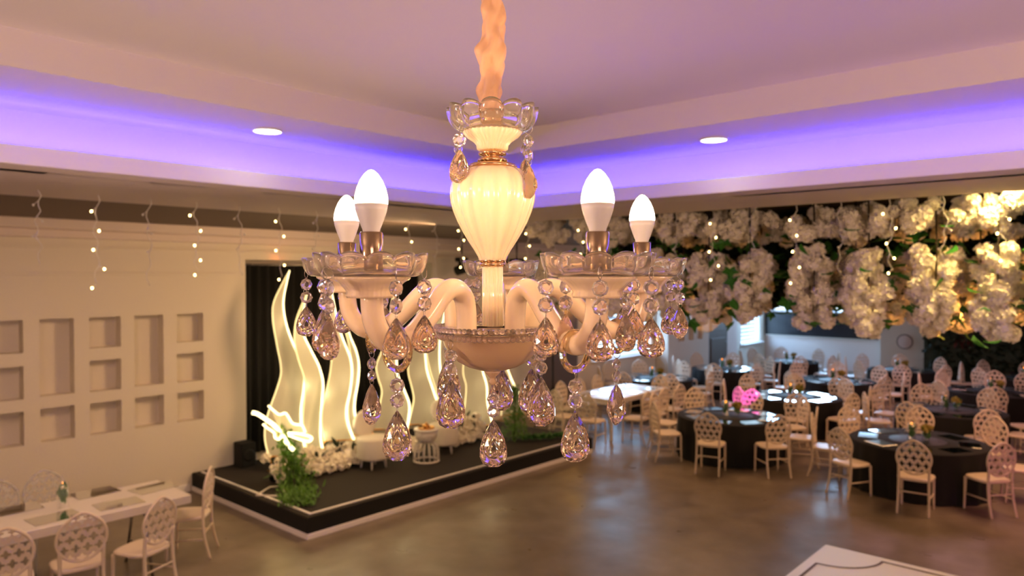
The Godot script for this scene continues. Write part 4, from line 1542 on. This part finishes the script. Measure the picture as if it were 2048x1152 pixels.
func build_far_end() -> void:
	window("window_1", Vector3(15.3, 1.715, -9.95), 2.8, 1.57, 12, 0)
	window("window_2", Vector3(22.7, 1.53, -9.95), 1.6, 1.54, 12, 0)
	window("window_3", Vector3(23.8, 2.49, -8.175), 3.45, 1.42, 0, -PI / 2)
	# projecting partition with small niches and a brown doorway beside it
	var nh := []
	for i in 3:
		nh.append([0.55 + i * 0.52, 0.85 + i * 0.52, 1.2, 1.72, 0.08])
	struct("wall_partition", holed_wall(0, 2.25, 0, 3.62, 0.36, nh), M.wall, Vector3(16.75, 0, -9.58))
	var d := thing("door_1", "door", "door", Vector3(19.65, 0, -9.66))
	d.remove_meta("label")
	d.remove_meta("category")
	d.set_meta("kind", "structure")
	part("door_leaf", box_mesh(Vector3(1.2, 2.6, 0.08), Vector3(0, 1.3, 0), 0.006), M.door, d)
	for k in 2:
		part("door_panel", box_mesh(Vector3(0.9, 0.95, 0.03), Vector3(0, 0.68 + k * 1.15, 0.045), 0.01), M.door, d)
	var sh := st_new()
	tube(sh, [Vector3(0.48, 1.02, 0.04), Vector3(0.48, 1.02, 0.1), Vector3(0.36, 1.02, 0.1)], 0.012)
	part("door_handle", done(sh), M.steel, d)
	struct("trim_12", span(Vector3(20.25, 0, -9.95), Vector3(20.9, 3.62, -9.62)), M.soffit)
	struct("trim_13", span(Vector3(19.0, 2.6, -9.95), Vector3(20.25, 3.62, -9.62)), M.soffit)
	struct("trim_14", span(Vector3(19.0, 0, -9.95), Vector3(19.05, 2.6, -9.6)), M.soffit)
	# brown panel and a dark doorway on the wall past the curtain
	struct("trim_15", span(Vector3(11.9, 0, -9.95), Vector3(13.3, 2.7, -9.90), 0.01), M.door)
	var lamp := thing("wall_lantern", "small yellow glowing wall lantern beside the near window", "wall lamp", Vector3(12.9, 2.32, -9.9))
	var s := st_new()
	lathe(s, [Vector2(0.11, 0.0), Vector2(0.115, 0.01), Vector2(0.07, 0.2), Vector2(0.06, 0.2)], 20, 0, 0, false)
	part("lamp_shade", done(s), M.shade, lamp, Vector3(0, 0, 0.14))
	part("wall_plate", box_mesh(Vector3(0.08, 0.16, 0.02), Vector3(0, 0.16, 0.012), 0.004), M.black, lamp)
	s = st_new()
	tube(s, [Vector3(0, 0.2, 0.02), Vector3(0, 0.25, 0.08), Vector3(0, 0.24, 0.14), Vector3(0, 0.19, 0.14)], 0.008)
	part("bracket", done(s), M.black, lamp)
	omni(lamp.position + Vector3(0, -0.06, 0.16), Color(1.0, 0.75, 0.35), 0.10, 0.05, null, "lantern_light")
	# far wall: navy band with a bright ledge, grey pier with a round dial
	var nb := thing("navy_pelmet", "dark navy band with a pale ledge on the far white wall", "panel", Vector3(23.76, 1.38, -8.2))
	part("band", box_mesh(Vector3(0.06, 0.74, 3.5), Vector3(0, 0, 0), 0.006), M.navy, nb)
	part("ledge", box_mesh(Vector3(0.12, 0.03, 3.5), Vector3(-0.03, -0.385, 0), 0.004), M.lacquer, nb)
	struct("wall_pier", span(Vector3(23.2, 0, -6.25), Vector3(23.8, 3.62, -4.9)), M.wall)
	var dial := thing("wall_clock", "faint round grey clock on the wall pier by the hedge", "clock", Vector3(23.18, 1.05, -5.6))
	s = st_new()
	lathe(s, [Vector2(0.01, 0.02), Vector2(0.19, 0.02), Vector2(0.20, 0.012), Vector2(0.20, 0.0)], 32)
	part("face", done(s), M.soffit, dial, Vector3.ZERO, Basis(Vector3.BACK, PI / 2))
	s = st_new()
	loop_tube(s, ring_pts(Vector3(-0.012, 0, 0), 0.2, 0.2, Vector3.BACK, Vector3.UP, 32), 0.014, 8, Vector3.RIGHT)
	part("rim", done(s), M.door, dial)
	# hedge wall of dark artificial greenery with a few rusty leaves
	var hw := thing("hedge_wall", "dark green artificial hedge wall with a few rust red leaves", "hedge", Vector3(22.0, 0, -1.0))
	part("backing", box_mesh(Vector3(0.12, 3.5, 7.7), Vector3(0.06, 1.76, 0)), M.dark_leaf, hw)
	rng.seed = 8
	var hl := leaf_mesh(0.16, 0.09)
	var spots := []
	var red := []
	for i in 5200:
		var p := Vector3(-0.02 - rng.randf() * 0.08, rng.randf_range(0.1, 3.4), rng.randf_range(-3.8, 3.8))
		var b := Basis.from_euler(Vector3(rng.randf_range(-2.6, -0.6), rng.randf() * TAU, 0)).scaled(Vector3.ONE * rng.randf_range(0.6, 1.2))
		(red if sin(p.z * 3.1 + 1.2) * sin(p.y * 4.0) > 0.82 else spots).append(Transform3D(b, p))
	scatter("foliage", hl, M.dark_leaf, hw, spots)
	M.rust = mat(Color(0.30, 0.10, 0.05), 0.6)
	scatter("red_leaves", hl, M.rust, hw, red)
	# magenta party spot aimed at one chair, and a pink one washing the hedge end of the floor
	for k in 2:
		var at: Vector3 = [Vector3(9.5, 3.3, -3.6), Vector3(8.6, 3.3, 1.6)][k]
		var o := thing("party_spotlight", ["small black party spotlight under the ceiling aimed at a chair", "small black party spotlight under the ceiling beside the cabinet"][k], "spotlight", at)
		var sb := st_new()
		lathe(sb, [Vector2(0.03, 0.0), Vector2(0.055, 0.02), Vector2(0.06, 0.16), Vector2(0.02, 0.18)], 16)
		tube(sb, [Vector3(0, 0.17, 0), Vector3(0, 0.32, 0)], 0.012)
		part("lamp_head", done(sb), M.black, o)
	spot(Vector3(9.5, 3.27, -3.6), Vector3(12.80, 0.72, -5.74), Color(1.0, 0.12, 0.9), 22.0, 3.2, 0.3, 0.02, "magenta_spot")
	spot(Vector3(8.6, 3.27, 1.6), Vector3(11.6, 0, 0.8), Color(1.0, 0.35, 0.72), 3.0, 48, 1.0, 0.1, "pink_spot")

# ------------------------------------------------------------------ flowers overhead
func build_flower_canopy() -> void:
	var heads := []
	for k in 4:
		heads.append(blossom_mesh(0.050, 20, 0.037, 60 + k))
	var ivy := leaf_mesh(0.12, 0.12, 1)
	var ivy_plain := leaf_mesh(0.11, 0.07)
	var ords := ["first", "second", "third", "fourth", "fifth", "sixth", "seventh", "eighth", "ninth", "tenth", "eleventh", "twelfth", "thirteenth"]
	for row in 3:
		var n: int = [13, 12, 11][row]
		for i in n:
			rng.seed = 1000 + row * 50 + i
			var x := 6.05 + row * 0.62 + rng.randf_range(-0.07, 0.07)
			var z := 0.43 - i * 0.44 - (0.2 if row == 1 else 0.0) + rng.randf_range(-0.06, 0.06)
			var o := thing("blossom_garland", "hanging bunch of white blossoms in the %s row, %s from the cabinet side" % [["front", "middle", "back"][row], ords[i]], "hanging flowers", Vector3(x, 3.62, z), rng.randf() * 0.4, "white blossom garlands of the ceiling canopy")
			var len_ := rng.randf_range(1.02, 1.14)
			var s := st_new()
			tube(s, [Vector3(0, 0, 0), Vector3(0.01, -0.5, 0.01), Vector3(0, -len_ + 0.1, 0)], 0.008, 0.004, 6)
			part("stem", done(s), M.bark, o)
			var cnt: int = [46, 30, 22][row]
			var topn: int = [13, 9, 7][row]
			for b in cnt:
				var p: Vector3
				if b < topn:
					p = Vector3(rng.randf_range(-0.17, 0.17), rng.randf_range(-0.34, -0.12), rng.randf_range(-0.21, 0.21))
				else:
					var k := float(b - topn) / (cnt - topn)
					var wd := 0.155 * (0.62 + 0.38 * sin(PI * (0.15 + 0.8 * k)))
					var a := rng.randf() * TAU
					var rr := wd * sqrt(rng.randf_range(0.25, 1.0))
					p = Vector3(cos(a) * rr, lerpf(-0.50, -len_, k) + rng.randf_range(-0.04, 0.04), sin(a) * rr)
				part("blossom", heads[(b + i) % 4], M.petal, o, p, any_basis(rng.randf_range(0.8, 1.2)))
			for b in [16, 14, 14][row]:
				var a := rng.randf() * TAU
				var p := Vector3(cos(a) * 0.2, rng.randf_range(-len_, -0.3), sin(a) * 0.2)
				part("leaf", ivy if b % 2 else ivy_plain, M.leaf, o, p, Basis.from_euler(Vector3(rng.randf_range(1.6, 2.8), rng.randf() * TAU, 0)).scaled(Vector3.ONE * rng.randf_range(0.8, 1.3)))
	# dark greenery filling the gaps behind
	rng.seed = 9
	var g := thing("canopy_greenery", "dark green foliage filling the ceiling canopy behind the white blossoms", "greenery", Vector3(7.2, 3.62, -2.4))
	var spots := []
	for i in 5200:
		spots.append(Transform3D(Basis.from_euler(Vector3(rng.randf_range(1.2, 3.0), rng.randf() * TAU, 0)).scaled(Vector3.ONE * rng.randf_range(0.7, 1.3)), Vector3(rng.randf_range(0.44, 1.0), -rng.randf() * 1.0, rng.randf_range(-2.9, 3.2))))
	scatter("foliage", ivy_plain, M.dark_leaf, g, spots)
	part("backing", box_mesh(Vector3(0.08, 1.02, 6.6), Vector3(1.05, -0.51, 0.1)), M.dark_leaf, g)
	var s := st_new()
	for i in 12:
		tube(s, [Vector3(0.6 + (i % 3) * 0.12, 0, -2.4 + i * 0.42), Vector3(0.62 + (i % 3) * 0.12, -0.9, -2.3 + i * 0.42)], 0.01, 0.005, 6)
	part("branches", done(s), M.bark, g)
	# glass globe lamps with glowing filaments among the flowers
	var globes := [on_z(1411, 636, -3.55), Vector3(6.95, 2.62, -1.25), Vector3(6.8, 2.60, -0.62)]
	for i in 3:
		var o := thing("globe_pendant_lamp", ["clear glass globe pendant lamp hanging below the blossoms near the pillar", "glass globe lamp half buried in the blossoms toward the cabinet", "glass globe lamp hidden in the blossoms at the picture's edge"][i], "pendant lamp", globes[i], 0, "glass globe lamps in the canopy")
		var st := st_new()
		lathe(st, [Vector2(0.03, 0.148), Vector2(0.075, 0.128), Vector2(0.122, 0.085), Vector2(0.148, 0.02), Vector2(0.148, -0.03), Vector2(0.122, -0.085), Vector2(0.075, -0.13), Vector2(0.03, -0.147), Vector2(0.001, -0.15)], 36)
		part("globe", done(st), M.globe, o)
		st = st_new()
		lathe(st, [Vector2(0.002, -0.055), Vector2(0.012, -0.05), Vector2(0.018, -0.02), Vector2(0.012, 0.04), Vector2(0.006, 0.06)], 14)
		part("filament_bulb", done(st), glow(Color(1.0, 0.72, 0.32), 4.0), o)
		st = st_new()
		lathe(st, [Vector2(0.012, 0.055), Vector2(0.03, 0.15), Vector2(0.03, 0.19), Vector2(0.008, 0.20)], 16)
		tube(st, [Vector3(0, 0.19, 0), Vector3(0, 3.62 - globes[i].y, 0)], 0.005)
		part("cord_socket", done(st), M.black, o)
		omni(globes[i] + Vector3(0, -0.01, 0), Color(1.0, 0.68, 0.32), 0.11, 0.01, null, "globe_light")
	# warm downlight just past the beam at the picture's edge
	var dl := thing("recessed_downlight", "warm downlight over the blossoms just past the ceiling beam", "downlight", Vector3(6.0, 3.60, -0.75), 0, "round downlights of the ceiling cove")
	var s2 := st_new()
	lathe(s2, [Vector2(0.07, 0.02), Vector2(0.07, 0.004), Vector2(0.001, 0.0)], 24)
	part("diffuser", done(s2), M.lamp, dl)
	spot(Vector3(5.84, 3.56, -0.8), Vector3(6.0, 2.6, -1.0), Color(1.0, 0.86, 0.50), 0.8, 74, 0.9, 0.05, "downlight_spot")

# ------------------------------------------------------------------ icicle lights along the beam
func build_fairy_lights() -> void:
	var bulb := SphereMesh.new()
	bulb.radius = 0.0075
	bulb.height = 0.019
	bulb.radial_segments = 10
	bulb.rings = 6
	var runs := []
	for i in 13:
		runs.append([Vector3(1.49 + 0.345 * i, 3.5, -5.43), i % 2 == 1, "niche side of the beam", i])
	for i in 13:
		runs.append([Vector3(5.78, 3.5, -4.95 + 0.345 * i), i % 2 == 0, "flower side of the beam", i])
	var ords := ["first", "second", "third", "fourth", "fifth", "sixth", "seventh", "eighth", "ninth", "tenth", "eleventh", "twelfth", "thirteenth"]
	for r in runs:
		rng.seed = 500 + r[3] * 7 + (100 if r[2].begins_with("flower") else 0)
		var lit: bool = r[1]
		var len_ := rng.randf_range(0.40, 0.62)
		var side := Vector3(1, 0, 0) if r[2].begins_with("niche") else Vector3(0, 0, 1)
		var o := thing("icicle_light_strand", "%s icicle light strand on the %s, %s from its %s end" % ["lit" if lit else "unlit", r[2], ords[r[3]], "outer" if r[2].begins_with("niche") else "inner"], "string lights", r[0], 0, "icicle light strands along the ceiling beam")
		var pts := []
		for k in 15:
			pts.append(side * (0.012 * sin(k * 1.9) + 0.012 * sin(k * 0.7 + r[3])) + Vector3(0, -len_ * k / 14.0, 0))
		var s := st_new()
		tube(s, spline(pts, 2), 0.0032, 0.0026, 5)
		part("wire", done(s), M.wire, o)
		for k in 5 if lit else 3:
			var p: Vector3 = pts[mini(14, 2 + k * 3)]
			var q2 := p + side * (0.03 if k % 2 else -0.03) + Vector3(0, -0.03, 0)
			s = st_new()
			tube(s, [p, q2], 0.002, 0.002, 5)
			part("wire", done(s), M.wire, o)
			part("bulb", bulb, M.fairy if lit else M.wire, o, q2, Basis(side.cross(Vector3.UP), rng.randf_range(-0.6, 0.6)))
